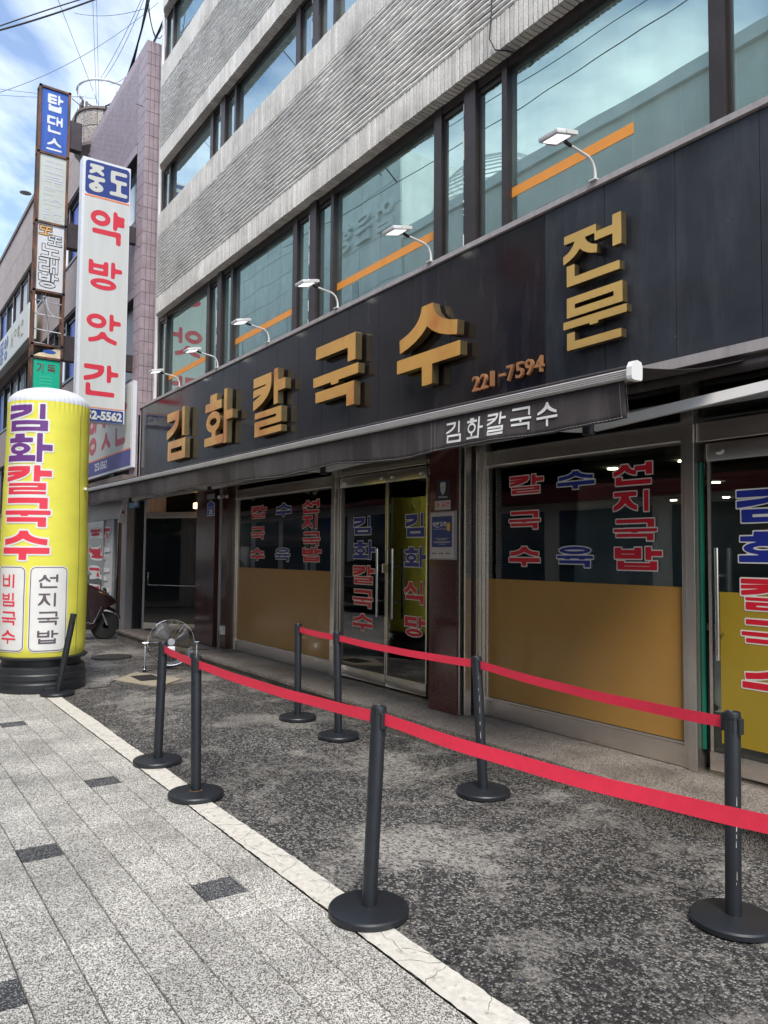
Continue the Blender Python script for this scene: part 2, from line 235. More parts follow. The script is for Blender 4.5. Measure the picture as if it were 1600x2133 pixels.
# ------------------------------------------------------------------ mesh helpers
def wloc(o):
    v = Vector((0, 0, 0))
    while o: v += o.location; o = o.parent
    return v
class MB:
    """collects faces in world coordinates; build() links them as one mesh object under its parent."""
    def __init__(s): s.v = []; s.f = []; s.m = []; s.cm = 0
    def mat(s, i): s.cm = i; return s
    def face(s, pts):
        n = len(s.v); s.v += [tuple(p) for p in pts]; s.f.append(tuple(range(n, n + len(pts)))); s.m.append(s.cm); return s
    def add(s, vs, fs):
        n = len(s.v); s.v += [tuple(p) for p in vs]; s.f += [tuple(i + n for i in f) for f in fs]; s.m += [s.cm] * len(fs); return s
    def box(s, x0, x1, y0, y1, z0, z1):
        vs = [(x, y, z) for x in (x0, x1) for y in (y0, y1) for z in (z0, z1)]
        return s.add(vs, [(0, 1, 3, 2), (4, 6, 7, 5), (0, 4, 5, 1), (2, 3, 7, 6), (0, 2, 6, 4), (1, 5, 7, 3)])
    def bbox(s, x0, x1, y0, y1, z0, z1, b=.006):
        """box with chamfered edges"""
        bm = bmesh.new(); bmesh.ops.create_cube(bm, size=1)
        for v in bm.verts: v.co = ((x0 + x1) / 2 + v.co.x * (x1 - x0), (y0 + y1) / 2 + v.co.y * (y1 - y0), (z0 + z1) / 2 + v.co.z * (z1 - z0))
        bmesh.ops.bevel(bm, geom=bm.edges[:], offset=b, segments=2, affect='EDGES', profile=.6)
        return s.bm(bm)
    def bm(s, bm):
        bm.verts.index_update(); s.add([v.co[:] for v in bm.verts], [[v.index for v in f.verts] for f in bm.faces]); bm.free(); return s
    def beam(s, a, b, w, h, upv=(0, 0, 1)):
        a = Vector(a); b = Vector(b); d = (b - a).normalized(); u = Vector(upv); r = d.cross(u).normalized(); u = r.cross(d)
        vs = []
        for p in (a, b):
            for q in ((-1, -1), (1, -1), (1, 1), (-1, 1)): vs.append(p + r * q[0] * w / 2 + u * q[1] * h / 2)
        return s.add(vs, [(0, 3, 2, 1), (4, 5, 6, 7), (0, 1, 5, 4), (1, 2, 6, 5), (2, 3, 7, 6), (3, 0, 4, 7)])
    def tube(s, pts, r, n=8, caps=True, closed=False):
        pts = [Vector(p) for p in pts]; rs = r if isinstance(r, (list, tuple)) else [r] * len(pts); K = len(pts)
        base = len(s.v); prev = None
        for i, p in enumerate(pts):
            if closed: d = pts[(i + 1) % K] - pts[i - 1]
            else: d = pts[min(i + 1, K - 1)] - pts[max(i - 1, 0)]
            d.normalize()
            u = prev if prev else (Vector((0, 0, 1)) if abs(d.z) < .9 else Vector((1, 0, 0)))
            u = (u - d * u.dot(d)).normalized(); prev = u; v = d.cross(u)
            for k in range(n):
                a = 2 * PI * k / n; s.v.append(tuple(p + (u * math.cos(a) + v * math.sin(a)) * rs[i]))
        for i in range(K if closed else K - 1):
            j = (i + 1) % K
            for k in range(n):
                l = (k + 1) % n; s.f.append((base + i * n + k, base + i * n + l, base + j * n + l, base + j * n + k)); s.m.append(s.cm)
        if caps and not closed:
            s.f.append(tuple(base + k for k in range(n))[::-1]); s.m.append(s.cm)
            s.f.append(tuple(base + (K - 1) * n + k for k in range(n))); s.m.append(s.cm)
        return s
    def lathe(s, prof, c, n=48, axis=(0, 0, 1)):
        """prof: (radius, height) pairs along the axis from c"""
        ax = Vector(axis).normalized(); u = Vector((1, 0, 0)) if abs(ax.x) < .9 else Vector((0, 1, 0)); u = (u - ax * u.dot(ax)).normalized(); v = ax.cross(u); c = Vector(c)
        base = len(s.v)
        for r, h in prof:
            for k in range(n):
                a = 2 * PI * k / n; s.v.append(tuple(c + ax * h + (u * math.cos(a) + v * math.sin(a)) * r))
        for i in range(len(prof) - 1):
            for k in range(n):
                l = (k + 1) % n; s.f.append((base + i * n + k, base + i * n + l, base + (i + 1) * n + l, base + (i + 1) * n + k)); s.m.append(s.cm)
        for i, rev in ((0, True), (len(prof) - 1, False)):
            if prof[i][0] > 1e-4:
                q = tuple(base + i * n + k for k in range(n)); s.f.append(q[::-1] if rev else q); s.m.append(s.cm)
        return s
    def prism(s, poly, fn, d0, d1, holes=()):
        """extrude a 2-D polygon (with holes); fn(u, v, d) -> world point"""
        loops = [poly] + list(holes); tri = tessellate_polygon([[Vector((p[0], p[1], 0)) for p in l] for l in loops]); flat = [p for l in loops for p in l]
        base = len(s.v); n = len(flat)
        s.v += [tuple(fn(p[0], p[1], d1)) for p in flat] + [tuple(fn(p[0], p[1], d0)) for p in flat]
        for t in tri: s.f.append((base + t[0], base + t[1], base + t[2])); s.m.append(s.cm)
        for t in tri: s.f.append((base + n + t[2], base + n + t[1], base + n + t[0])); s.m.append(s.cm)
        o = 0
        for l in loops:
            K = len(l)
            for i in range(K):
                j = (i + 1) % K; s.f.append((base + o + i, base + o + j, base + n + o + j, base + n + o + i)); s.m.append(s.cm)
            o += K
        return s
    def build(s, name, mats, parent=None, smooth=None, **props):
        me = bpy.data.meshes.new(name); o = bpy.data.objects.new(name, me); COL.objects.link(o)
        org = wloc(parent) if parent else Vector((0, 0, 0))
        me.from_pydata([(p[0] - org.x, p[1] - org.y, p[2] - org.z) for p in s.v], [], s.f)
        for m in (mats if isinstance(mats, (list, tuple)) else [mats]): me.materials.append(M[m] if isinstance(m, str) else m)
        me.polygons.foreach_set('material_index', s.m)
        b = bmesh.new(); b.from_mesh(me); bmesh.ops.remove_doubles(b, verts=b.verts, dist=1e-5); bmesh.ops.recalc_face_normals(b, faces=b.faces)
        if smooth:
            for f in b.faces: f.smooth = True
            for e in b.edges:
                if len(e.link_faces) == 2 and e.calc_face_angle(0) > smooth: e.smooth = False
        b.to_mesh(me); b.free()
        if parent: o.parent = parent
        for k, v in props.items(): o[k] = v
        return o
def empty(name, loc, label, cat, group=None):
    o = bpy.data.objects.new(name, None); COL.objects.link(o); o.location = loc; o.empty_display_size = .1
    o['label'] = label; o['category'] = cat
    if group: o['group'] = group
    return o
def tag(o, label, cat, group=None):
    o['label'] = label; o['category'] = cat
    if group: o['group'] = group
    return o
def inst(name, mesh, loc, parent, rz=0, **props):
    o = bpy.data.objects.new(name, mesh); COL.objects.link(o)
    o.location = Vector(loc) - (wloc(parent) if parent else Vector((0, 0, 0))); o.rotation_euler = (0, 0, rz)
    if parent: o.parent = parent
    for k, v in props.items(): o[k] = v
    return o
def children(o): return [c for c in bpy.data.objects if c.parent == o]
def dup(o, parent=None):
    c = o.copy(); COL.objects.link(c)
    if parent: c.parent = parent
    for ch in CH[o.name] if o.name in CH else []: dup(ch, c)
    return c
CH = {}
def index_tree():
    CH.clear()
    for o in bpy.data.objects:
        if o.parent: CH.setdefault(o.parent.name, []).append(o)

# ------------------------------------------------------------------ Hangul drawn from its strokes
def bez(p0, p1, p2, n=8): return [((1 - t) ** 2 * p0[0] + 2 * t * (1 - t) * p1[0] + t * t * p2[0], (1 - t) ** 2 * p0[1] + 2 * t * (1 - t) * p1[1] + t * t * p2[1]) for t in [i / n for i in range(n + 1)]]
def rc(x0, y0, x1, y1): return [(x0, y0), (x1, y0), (x1, y1), (x0, y1)]
def ell(cx, cy, rx, ry, n=28): return [(cx + rx * math.cos(2 * PI * i / n), cy + ry * math.sin(2 * PI * i / n)) for i in range(n)]
def jamo(c, x0, y0, x1, y1, th, tv, side=False):
    w = x1 - x0; h = y1 - y0
    nb = {'ㄹ': 3, 'ㅂ': 2, 'ㅁ': 2, 'ㅋ': 2.6 if side else 2.4, 'ㅌ': 3, 'ㄷ': 2, 'ㄱ': 1.6, 'ㅇ': 2, 'ㅎ': 3.6, 'ㅈ': 2.2, 'ㅊ': 2.8, 'ㅅ': 1.3, 'ㄴ': 1}.get(c, 1)
    th = min(th, h / (nb * 1.30)); tv = min(tv, w * .36)
    if c == 'ㄱ' or c == 'ㅋ':
        P = [rc(x0, y1 - th, x1, y1)]
        if side:
            P.append([(x1, y1)] + bez((x1, y1 - th), (x1 - .02 * w, y0 + .22 * h), (x0, y0), 12) + [(x0, y0 + th)] + bez((x0, y0 + th), (x1 - tv * 1.15, y0 + .45 * h), (x1 - tv * 1.1, y1 - th), 12)[1:])
            if c == 'ㅋ':
                m = y1 - th - (h - 2 * th) * .5; P.append([(x0, m - th * .35), (x1 - tv * 1.2, m - th * .1), (x1 - tv * .8, m + th * .55), (x0, m + th * .45)])
        else:
            P.append(rc(x1 - tv, y0, x1, y1))
            if c == 'ㅋ': m = (y0 + y1) / 2; P.append(rc(x0, m - th / 2, x1, m + th / 2))
        return P
    if c == 'ㄴ': return [rc(x0, y0, x0 + tv, y1), rc(x0, y0, x1, y0 + th)]
    if c == 'ㄷ': return [rc(x0, y0, x0 + tv, y1), rc(x0, y0, x1, y0 + th), rc(x0, y1 - th, x1, y1)]
    if c == 'ㅌ': m = (y0 + y1) / 2; return [rc(x0, y0, x0 + tv, y1), rc(x0, y0, x1, y0 + th), rc(x0, y1 - th, x1, y1), rc(x0, m - th / 2, x1, m + th / 2)]
    if c == 'ㄹ': m = (y0 + y1) / 2; return [rc(x0, y1 - th, x1, y1), rc(x1 - tv, m, x1, y1), rc(x0, m - th / 2, x1, m + th / 2), rc(x0, y0, x0 + tv, m), rc(x0, y0, x1, y0 + th)]
    if c == 'ㅁ': return [('r', rc(x0, y0, x1, y1), rc(x0 + tv, y0 + th, x1 - tv, y1 - th))]
    if c == 'ㅂ': m = y0 + h * .62; return [rc(x0, y0, x0 + tv, y1), rc(x1 - tv, y0, x1, y1), rc(x0, y0, x1, y0 + th), rc(x0, m - th * .45, x1, m + th * .45)]
    if c in 'ㅅㅈㅊ':
        P = []; ty = y1
        if c == 'ㅊ': P.append(rc(x0 + .34 * w, y1 - th * .8, x1 - .34 * w, y1)); ty = y1 - th * 1.05
        if c != 'ㅅ': P.append(rc(x0 + .03 * w, ty - th, x1 - .03 * w, ty)); ty = ty - th * .6
        cx = (x0 + x1) / 2; H = ty - y0; a = tv * .55
        for s in (-1, 1):
            xe = x0 if s < 0 else x1
            P.append([(cx - s * a * .5, ty), (cx + s * a, ty)] + bez((cx + s * a, ty), (cx + s * a * 1.25, y0 + .5 * H), (xe, y0 + th * 1.0))[1:] + [(xe - s * .01 * w, y0)] + bez((xe, y0), (cx + s * .16 * w, y0 + .12 * H), (cx, y0 + H * .46))[1:] + [(cx - s * a * .6, y0 + H * .62)])
        return P
    if c == 'ㅇ': return [('r', ell((x0 + x1) / 2, (y0 + y1) / 2, w / 2, h / 2), ell((x0 + x1) / 2, (y0 + y1) / 2, w / 2 - tv, h / 2 - th))]
    if c == 'ㅎ':
        th2 = th; cy = y0 + (h - 2.1 * th2) / 2
        return [rc(x0 + .3 * w, y1 - th2, x1 - .3 * w, y1), rc(x0, y1 - 2 * th2, x1, y1 - th2 * .95), ('r', ell((x0 + x1) / 2, cy, w * .43, cy - y0), ell((x0 + x1) / 2, cy, w * .43 - tv * .9, max(.1 * h, cy - y0 - th2 * .95)))]
    if c == 'ㅣ': return [rc(x0 + w * .25, y0, x0 + w * .25 + tv, y1)]
    if c in 'ㅏㅑ':
        P = [rc(x0, y0, x0 + tv, y1)]
        for k in ((.5,) if c == 'ㅏ' else (.66, .36)): P.append(rc(x0, y0 + h * k - th * .5, x1, y0 + h * k + th * .5))
        return P
    if c in 'ㅓㅕ': return [rc(x1 - tv, y0, x1, y1)] + [rc(x0, y0 + h * k - th * .5, x1, y0 + h * k + th * .5) for k in ((.55,) if c == 'ㅓ' else (.68, .38))]
    if c == 'ㅐ': return [rc(x0, y0, x0 + tv * .75, y1), rc(x1 - tv * .8, y0, x1, y1), rc(x0, y0 + h * .5 - th * .5, x1, y0 + h * .5 + th * .5)]
    cx = (x0 + x1) / 2
    if c == 'ㅗ': return [rc(x0, y0, x1, y0 + th), rc(cx - tv / 2, y0, cx + tv / 2, y1)]
    if c == 'ㅜ': return [rc(x0, y1 - th, x1, y1), rc(cx - tv / 2, y0, cx + tv / 2, y1)]
    if c == 'ㅠ': return [rc(x0, y1 - th, x1, y1)] + [rc(x0 + w * k - tv / 2, y0, x0 + w * k + tv / 2, y1) for k in (.3, .7)]
    if c == 'ㅡ': return [rc(x0, (y0 + y1) / 2 - th / 2, x1, (y0 + y1) / 2 + th / 2)]
    return []
LS = 'ㄱㄲㄴㄷㄸㄹㅁㅂㅃㅅㅆㅇㅈㅉㅊㅋㅌㅍㅎ'; VS = 'ㅏㅐㅑㅒㅓㅔㅕㅖㅗㅘㅙㅚㅛㅜㅝㅞㅟㅠㅡㅢㅣ'
TS = ['', 'ㄱ', 'ㄲ', '', 'ㄴ', '', '', 'ㄷ', 'ㄹ', '', '', '', '', '', '', '', 'ㅁ', 'ㅂ', '', 'ㅅ', '', 'ㅇ', 'ㅈ', 'ㅊ', 'ㅋ', 'ㅌ', 'ㅍ', 'ㅎ']
def syllable(ch, w, h, th, tv):
    k = ord(ch) - 0xAC00; l = LS[k // 588]; v = VS[k % 588 // 28]; t = TS[k % 28]
    X = lambda a: a * w; Y = lambda a: a * h; P = []
    def ini(x0, y0, x1, y1, side=False):
        if l == 'ㄸ':
            m = (x0 + x1) / 2; return jamo('ㄷ', x0, y0, m - .02 * w, y1, th, tv * .8) + jamo('ㄷ', m + .02 * w, y0, x1, y1, th, tv * .8)
        return jamo(l, x0, y0, x1, y1, th, tv, side)
    yb = .44 if t else 0
    if v in 'ㅏㅐㅑㅓㅕㅣ':
        gx = .60 if v != 'ㅐ' else .55
        lo = yb + (.0 if t else .06); lo2 = lo + (.04 if l in 'ㅇㅁㅂㄷ' else 0)
        if v in 'ㅓㅕ': P += ini(0, Y(lo2), X(.56), Y(.97 if l != 'ㅇ' else .95), True); P += jamo(v, X(.52), Y(yb), X(.93), Y(1), th, tv)
        else: P += ini(0, Y(lo2), X(gx - .02), Y(.97 if l != 'ㅇ' else .95), True); P += jamo(v, X(.66 if v != 'ㅐ' else .60), Y(yb), X(1 if v != 'ㅣ' else .96), Y(1), th, tv)
        if t: P += jamo(t, X(.06), 0, X(.90 if t != 'ㅇ' else .84), Y(.39), th, tv)
    elif v == 'ㅘ':
        P += ini(0, Y(.30), X(.64), Y(.97)) if l != 'ㅎ' else jamo('ㅎ', X(.02), Y(.26), X(.62), Y(.98), th, tv)
        P += jamo('ㅗ', 0, Y(.02), X(.68), Y(.32), th, tv) + jamo('ㅏ', X(.70), 0, X(1), Y(1), th, tv)
    else:
        if t: P += ini(X(.06), Y(.62), X(.94), Y(1)) + jamo(v, 0, Y(.37), X(1), Y(.56 if v != 'ㅗ' else .62), th, tv) + jamo(t, X(.06), 0, X(.92), Y(.33), th, tv)
        elif v == 'ㅡ': P += ini(X(.05), Y(.38), X(.95), Y(1)) + jamo(v, 0, 0, X(1), Y(.2), th, tv)
        else: P += ini(X(.04), Y(.50), X(.96), Y(1)) + jamo(v, 0, 0, X(1), Y(.42 if v in 'ㅜㅠ' else .5), th, tv)
    return P
def sdf(prims, gx, gy):
    def poly_d(p):
        p = np.array(p, float); q = np.roll(p, -1, 0); d = np.full(gx.shape, 1e9); ins = np.zeros(gx.shape, bool)
        for (ax, ay), (bx, by) in zip(p, q):
            ex, ey = bx - ax, by - ay; l2 = ex * ex + ey * ey
            if l2 < 1e-14: continue
            t = np.clip(((gx - ax) * ex + (gy - ay) * ey) / l2, 0, 1); d = np.minimum(d, np.hypot(gx - ax - t * ex, gy - ay - t * ey))
            if abs(ey) > 1e-12: ins ^= ((ay > gy) != (by > gy)) & (gx < (gy - ay) * ex / ey + ax)
        return np.where(ins, -d, d)
    D = np.full(gx.shape, 1e9)
    for p in prims:
        D = np.minimum(D, np.maximum(poly_d(p[1]), -poly_d(p[2])) if p[0] == 'r' else poly_d(p))
    return D
GC = {}
def glyph_field(ch, w, h, th, tv, n, pad, blur):
    key = (ch, round(w, 3), round(h, 3), round(th, 3), round(tv, 3), n, pad, blur)
    if key in GC: return GC[key]
    st = max(w, h) / n; xs = np.arange(-pad, w + pad + st, st); ys = np.arange(-pad, h + pad + st, st); gx, gy = np.meshgrid(xs, ys)
    D = sdf(syllable(ch, w, h, th, tv), gx, gy)
    for _ in range(blur):
        E = np.pad(D, 2, mode='edge'); D = sum(E[2 + i:E.shape[0] - 2 + i, 2 + j:E.shape[1] - 2 + j] for i in (-2, -1, 0, 1, 2) for j in (-2, -1, 0, 1, 2)) / 25
    GC[key] = (xs, ys, D); return GC[key]
def cells(xs, ys, D):
    """marching squares as filled cells (used where the letter is bent round a surface)"""
    out = []
    H, W = D.shape; neg = D < 0
    for j in range(H - 1):
        for i in range(W - 1):
            c = [(i, j), (i + 1, j), (i + 1, j + 1), (i, j + 1)]; s = [neg[b, a] for a, b in c]
            if not any(s): continue
            P = []
            for k in range(4):
                a = c[k]; b = c[(k + 1) % 4]; da = D[a[1], a[0]]; db = D[b[1], b[0]]
                if da < 0: P.append((xs[a[0]], ys[a[1]]))
                if (da < 0) != (db < 0): t = da / (da - db); P.append((xs[a[0]] + t * (xs[b[0]] - xs[a[0]]), ys[a[1]] + t * (ys[b[1]] - ys[a[1]])))
            out.append(P)
    return out
def contours(xs, ys, D, tol):
    H, W = D.shape; nxt = {}; pos = {}; neg = D < 0
    js, is_ = np.nonzero((neg[:-1, :-1] != neg[1:, 1:]) | (neg[:-1, 1:] != neg[1:, :-1]) | (neg[:-1, :-1] != neg[:-1, 1:]))
    for j, i in zip(js.tolist(), is_.tolist()):
        c = [(i, j), (i + 1, j), (i + 1, j + 1), (i, j + 1)]; e = []
        for k in range(4):
            a = c[k]; b = c[(k + 1) % 4]; na = neg[a[1], a[0]]; nb = neg[b[1], b[0]]
            if na != nb:
                key = (min(a, b), max(a, b)); da = D[a[1], a[0]]; db = D[b[1], b[0]]; t = da / (da - db)
                pos[key] = (xs[a[0]] + t * (xs[b[0]] - xs[a[0]]), ys[a[1]] + t * (ys[b[1]] - ys[a[1]])); e.append((key, na))
        outs = [k for k, na in e if na]; ins = [k for k, na in e if not na]     # inside lies to the left
        if len(outs) == 2:      # saddle: order by position round the cell
            ks = [k for k, na in e]; z = e[0][1]
            pr = [(ks[0], ks[1]), (ks[2], ks[3])] if z else [(ks[1], ks[2]), (ks[3], ks[0])]
            for a, b in pr: nxt[a] = b
        elif outs: nxt[outs[0]] = ins[0]
    loops = []; seen = set()
    for k0 in list(nxt):
        if k0 in seen: continue
        l = []; k = k0
        while k not in seen and k in nxt: seen.add(k); l.append(pos[k]); k = nxt[k]
        if len(l) > 5: loops.append(l)
    def dp(p):
        if len(p) < 3: return p
        a = np.array(p[0]); b = np.array(p[-1]); q = np.array(p[1:-1]); ab = b - a; n = np.hypot(*ab)
        d = np.abs(ab[0] * (q[:, 1] - a[1]) - ab[1] * (q[:, 0] - a[0])) / n if n > 1e-9 else np.hypot(q[:, 0] - a[0], q[:, 1] - a[1])
        k = int(d.argmax())
        if d[k] < tol: return [p[0], p[-1]]
        return dp(p[:k + 2])[:-1] + dp(p[k + 1:])
    res = []
    for l in loops:
        m = len(l) // 2; s = dp(l[:m + 1])[:-1] + dp(l[m:] + [l[0]])[:-1]
        if len(s) >= 3: res.append(s)
    return res
def area(l): return sum(l[i - 1][0] * l[i][1] - l[i][0] * l[i - 1][1] for i in range(len(l))) / 2
def inside(p, l):
    c = False
    for i in range(len(l)):
        a = l[i - 1]; b = l[i]
        if (a[1] > p[1]) != (b[1] > p[1]) and p[0] < (b[0] - a[0]) * (p[1] - a[1]) / (b[1] - a[1]) + a[0]: c = not c
    return c
def add_shape(mb, loops, fn, d0, d1, mi_front=0, mi_side=None):
    big = [l for l in loops if area(l) > 0]; hol = [l for l in loops if area(l) < 0]
    if sum(area(l) for l in loops) < 0: big, hol = [l[::-1] for l in hol], [l[::-1] for l in big]
    for o in big:
        hs = [h for h in hol if inside(h[0], o)]
        s0 = len(mb.m); mb.cm = mi_front; mb.prism(o, fn, d0, d1, hs)
        if mi_side is not None:
            nt_ = sum(1 for f in mb.f[s0:] if len(f) == 3)
            for q in range(s0 + nt_ // 1, len(mb.m)): mb.m[q] = mi_side
    mb.cm = 0
def letter(ch, parent, fn, u0, v0, w, h, mats, d=(0, .002), th=.19, tv=.20, outline=0., name='letter', n=80, blur=0, bent=False, side=None, behind=None):
    """one syllable as one mesh: fn(u, v, depth) -> world; outline > 0 adds a wider layer behind (material 1)"""
    pad = max(outline, .0) + max(w, h) / n * 3
    xs, ys, D = glyph_field(ch, w, h, th * h, tv * h * (.55 + .45 * w / h), n, pad, blur); mb = MB(); st = max(w, h) / n
    f = lambda u, v, dd: fn(u0 + u, v0 + v, dd)
    if bent:
        for k, off in ((1, outline), (0, 0)):
            if k and not outline: continue
            mb.cm = k; dd = d[1] if k == 0 else d[0]
            for P in cells(xs, ys, D - off): mb.face([f(p[0], p[1], dd) for p in P])
    else:
        if outline: add_shape(mb, contours(xs, ys, D - outline, st * .3), f, d[0], d[0] + (d[1] - d[0]) * .5, 1)
        add_shape(mb, contours(xs, ys, D, st * .3), f, d[0] + ((d[1] - d[0]) * .5 if outline else 0), d[1], 0, side)
    return mb.build(name, mats, parent)
def latin(txt, parent, fn, u0, v0, w, h, mats, d=(0, .002), off=.0, name='letter', shear=0., space=1.):
    """digits and latin text in Blender's own built-in font, scaled to the box w x h"""
    c = bpy.data.curves.new('txt', 'FONT'); c.body = txt; c.offset = off; c.resolution_u = 3; c.space_character = space; c.shear = shear
    o = bpy.data.objects.new('txt', c); me = o.to_mesh(); vs = [v.co.copy() for v in me.vertices]; fs = [tuple(p.vertices) for p in me.polygons]
    ed = {}
    for q in fs:
        for i in range(len(q)): ed[(q[i - 1], q[i])] = 1
    rim = [e for e in ed if (e[1], e[0]) not in ed]
    o.to_mesh_clear(); bpy.data.objects.remove(o); bpy.data.curves.remove(c)
    x0 = min(v.x for v in vs); x1 = max(v.x for v in vs); y0 = min(v.y for v in vs); y1 = max(v.y for v in vs)
    U = [(u0 + (v.x - x0) / (x1 - x0) * w, v0 + (v.y - y0) / (y1 - y0) * h) for v in vs]; n = len(U)
    mb = MB(); mb.add([fn(a, b, d[1]) for a, b in U] + [fn(a, b, d[0]) for a, b in U], fs)
    b0 = 0
    for a, b in rim: mb.f.append((a, b, b + n, a + n)); mb.m.append(0)
    return mb.build(name, mats, parent)
FAC = lambda y: (lambda u, v, d: (u, y - d, v))            # facade plane facing the street
SIDE = lambda x: (lambda u, v, d: (x + d, u, v))           # plane facing along the street towards +X

# ================================================================== GROUND
def sheet(name, x0, x1, y0, y1, z, m, **p):
    return MB().face([(x0, y0, z), (x1, y0, z), (x1, y1, z), (x0, y1, z)]).build(name, m, None, kind='structure', **p)
sheet('ground', -400, 400, -400, 400, -.06, 'concrete')
street = sheet('street', -70, 14, -4.4, 1.851, -.014, 'joint')
G = .21
def paver_mesh():
    b = MB(); a, c = .0012, .0026; g = G; z = 0; k = .0022
    o = [(a, c), (g - a, c), (g - a, g - c), (a, g - c)]; i = [(a + k, c + k), (g - a - k, c + k), (g - a - k, g - c - k), (a + k, g - c - k)]
    b.v = [(x, y, -.0035) for x, y in o] + [(x, y, 0) for x, y in i] + [(x, y, -.03) for x, y in o]
    b.f = [(4, 5, 6, 7)] + [(q, (q + 1) % 4, 4 + (q + 1) % 4, 4 + q) for q in range(4)] + [(8 + q, 8 + (q + 1) % 4, (q + 1) % 4, q) for q in range(4)]; b.m = [0] * 9
    return b
pm = paver_mesh(); tmp = pm.build('paver', 'paver'); pav_me = tmp.data; bpy.data.objects.remove(tmp)
tmp = pm.build('paver', 'paver_dark'); pav_dk = tmp.data; bpy.data.objects.remove(tmp)
dark_at = {(-4.575, .915), (-3.625, 1.535), (-5.825, 1.535), (-8.11, 1.24), (-3.2, .5), (-6.9, -.2), (-10.6, .3), (-2.3, -1.0), (-9.3, -1.4)}
cand = []
for j in range(-26, 6):
    y = .80 + j * G
    if y < -4.4 or y + G > 1.86: continue
    off = {0: .15, 3: .05}.get(j, [0, .09, .03, .14, .06, .17][j % 6])
    for i in range(-110, 30):
        x = i * G + off; c = (x + G / 2, y + G / 2, 0); q = proj(c)
        dk = any(abs(c[0] - a) < G / 2 and abs(c[1] - b) < G / 2 for a, b in dark_at)
        vis = q[2] > .5 and -60 < q[0] < 1660 and 1100 < q[1] < 2200
        cand.append((not vis, q[2] if q[2] > 0 else 99, x, y, dk))
cand.sort(key=lambda t: (t[0], t[1]))
rest = {0: MB(), 1: MB()}
for n, (nv, z, x, y, dk) in enumerate(cand):
    dz = R.uniform(-.0016, .0012)
    if n < 300: inst('paver', pav_dk if dk else pav_me, (x, y, dz), street)
    else:
        b = rest[0]; b.cm = 1 if dk else 0; b.add([(v[0] + x, v[1] + y, v[2] + dz) for v in pm.v], pm.f)
rest[0].build('paver_field', ['paver', 'paver_dark'], street, kind='stuff')
# asphalt strip in front of the shops, slightly uneven
nx, ny = 220, 24; b = MB(); vs = []
for i in range(nx + 1):
    for j in range(ny + 1):
        x = -45 + 55 * i / nx; y = 1.855 + (4.6 - 1.855) * j / ny
        vs.append((x, y, -.002 + (.006 * math.sin(x * 1.7 + y * 2.1) + .004 * math.sin(x * 4.1 - y * 3.3)) * min(1, j / 3) * (1 if y < 4.0 else 0)))
b.add(vs, [(i * (ny + 1) + j, (i + 1) * (ny + 1) + j, (i + 1) * (ny + 1) + j + 1, i * (ny + 1) + j + 1) for i in range(nx) for j in range(ny)])
b.build('asphalt_forecourt', 'asphalt', None, smooth=1, kind='structure')
# white line: worn, cracked, with a ragged edge
b = MB(); xs = [-30 + i * .035 for i in range(1200)]; e0 = [1.852 + R.uniform(-.003, .004) for _ in xs]; e1 = [2.005 + R.uniform(-.004, .004) + .006 * math.sin(x * 3) for x in xs]
for i in range(len(xs) - 1):
    b.face([(xs[i], e0[i], .0035), (xs[i + 1], e0[i + 1], .0035), (xs[i + 1], e1[i + 1], .005), (xs[i], e1[i], .005)])
line = b.build('white_line', 'line', None, kind='structure')
def crack(pts, wd, z, par, name='crack', m='joint'):
    b = MB()
    for a, c in zip(pts, pts[1:]):
        a = Vector((*a, z)); c = Vector((*c, z)); n = Vector((-(c - a).y, (c - a).x, 0)).normalized() * wd * R.uniform(.5, 1.2)
        b.face([a - n, c - n, c + n, a + n])
    return b
b = MB()
for q in range(46):
    x = -1.4 - q * .19 + R.uniform(-.08, .08); y = R.choice((1.853, 2.003, 1.93)); dx = R.uniform(-.12, .12); pts = [(x, y)]
    for s in range(6):
        y2 = pts[-1][1] + (R.uniform(.012, .035) if y < 1.95 else -R.uniform(.012, .035)); pts.append((pts[-1][0] + dx / 5 + R.uniform(-.012, .012), min(2.0, max(1.856, y2))))
    c = crack(pts, .0010, .0068, None); b.add(c.v, c.f)
for q in range(7):
    x = -1.5 - q * 1.1; pts = [(x, 1.90 + R.uniform(0, .07))]
    for s in range(9): pts.append((pts[-1][0] - R.uniform(.03, .07), min(1.99, max(1.86, pts[-1][1] + R.uniform(-.018, .018)))))
    c = crack(pts, .0009, .0069, None); b.add(c.v, c.f)
b.build('crack', 'joint', line, kind='stuff')
b = MB()
for q in range(260):
    x, y = R.uniform(-9, -1), R.uniform(2.1, 4.0); r_ = R.uniform(.003, .008); k = R.uniform(0, 3); b.add([(x + r_ * math.cos(k + a), y + r_ * math.sin(k + a) * .8, .004 + (.004 if a_ else 0)) for a_ in (0, 1) for a in (0, 1.6, 3.1, 4.7)], [(4, 5, 6, 7), (0, 1, 5, 4), (1, 2, 6, 5), (2, 3, 7, 6), (3, 0, 4, 7)])
b.build('loose_grit', 'patch', None, kind='stuff')
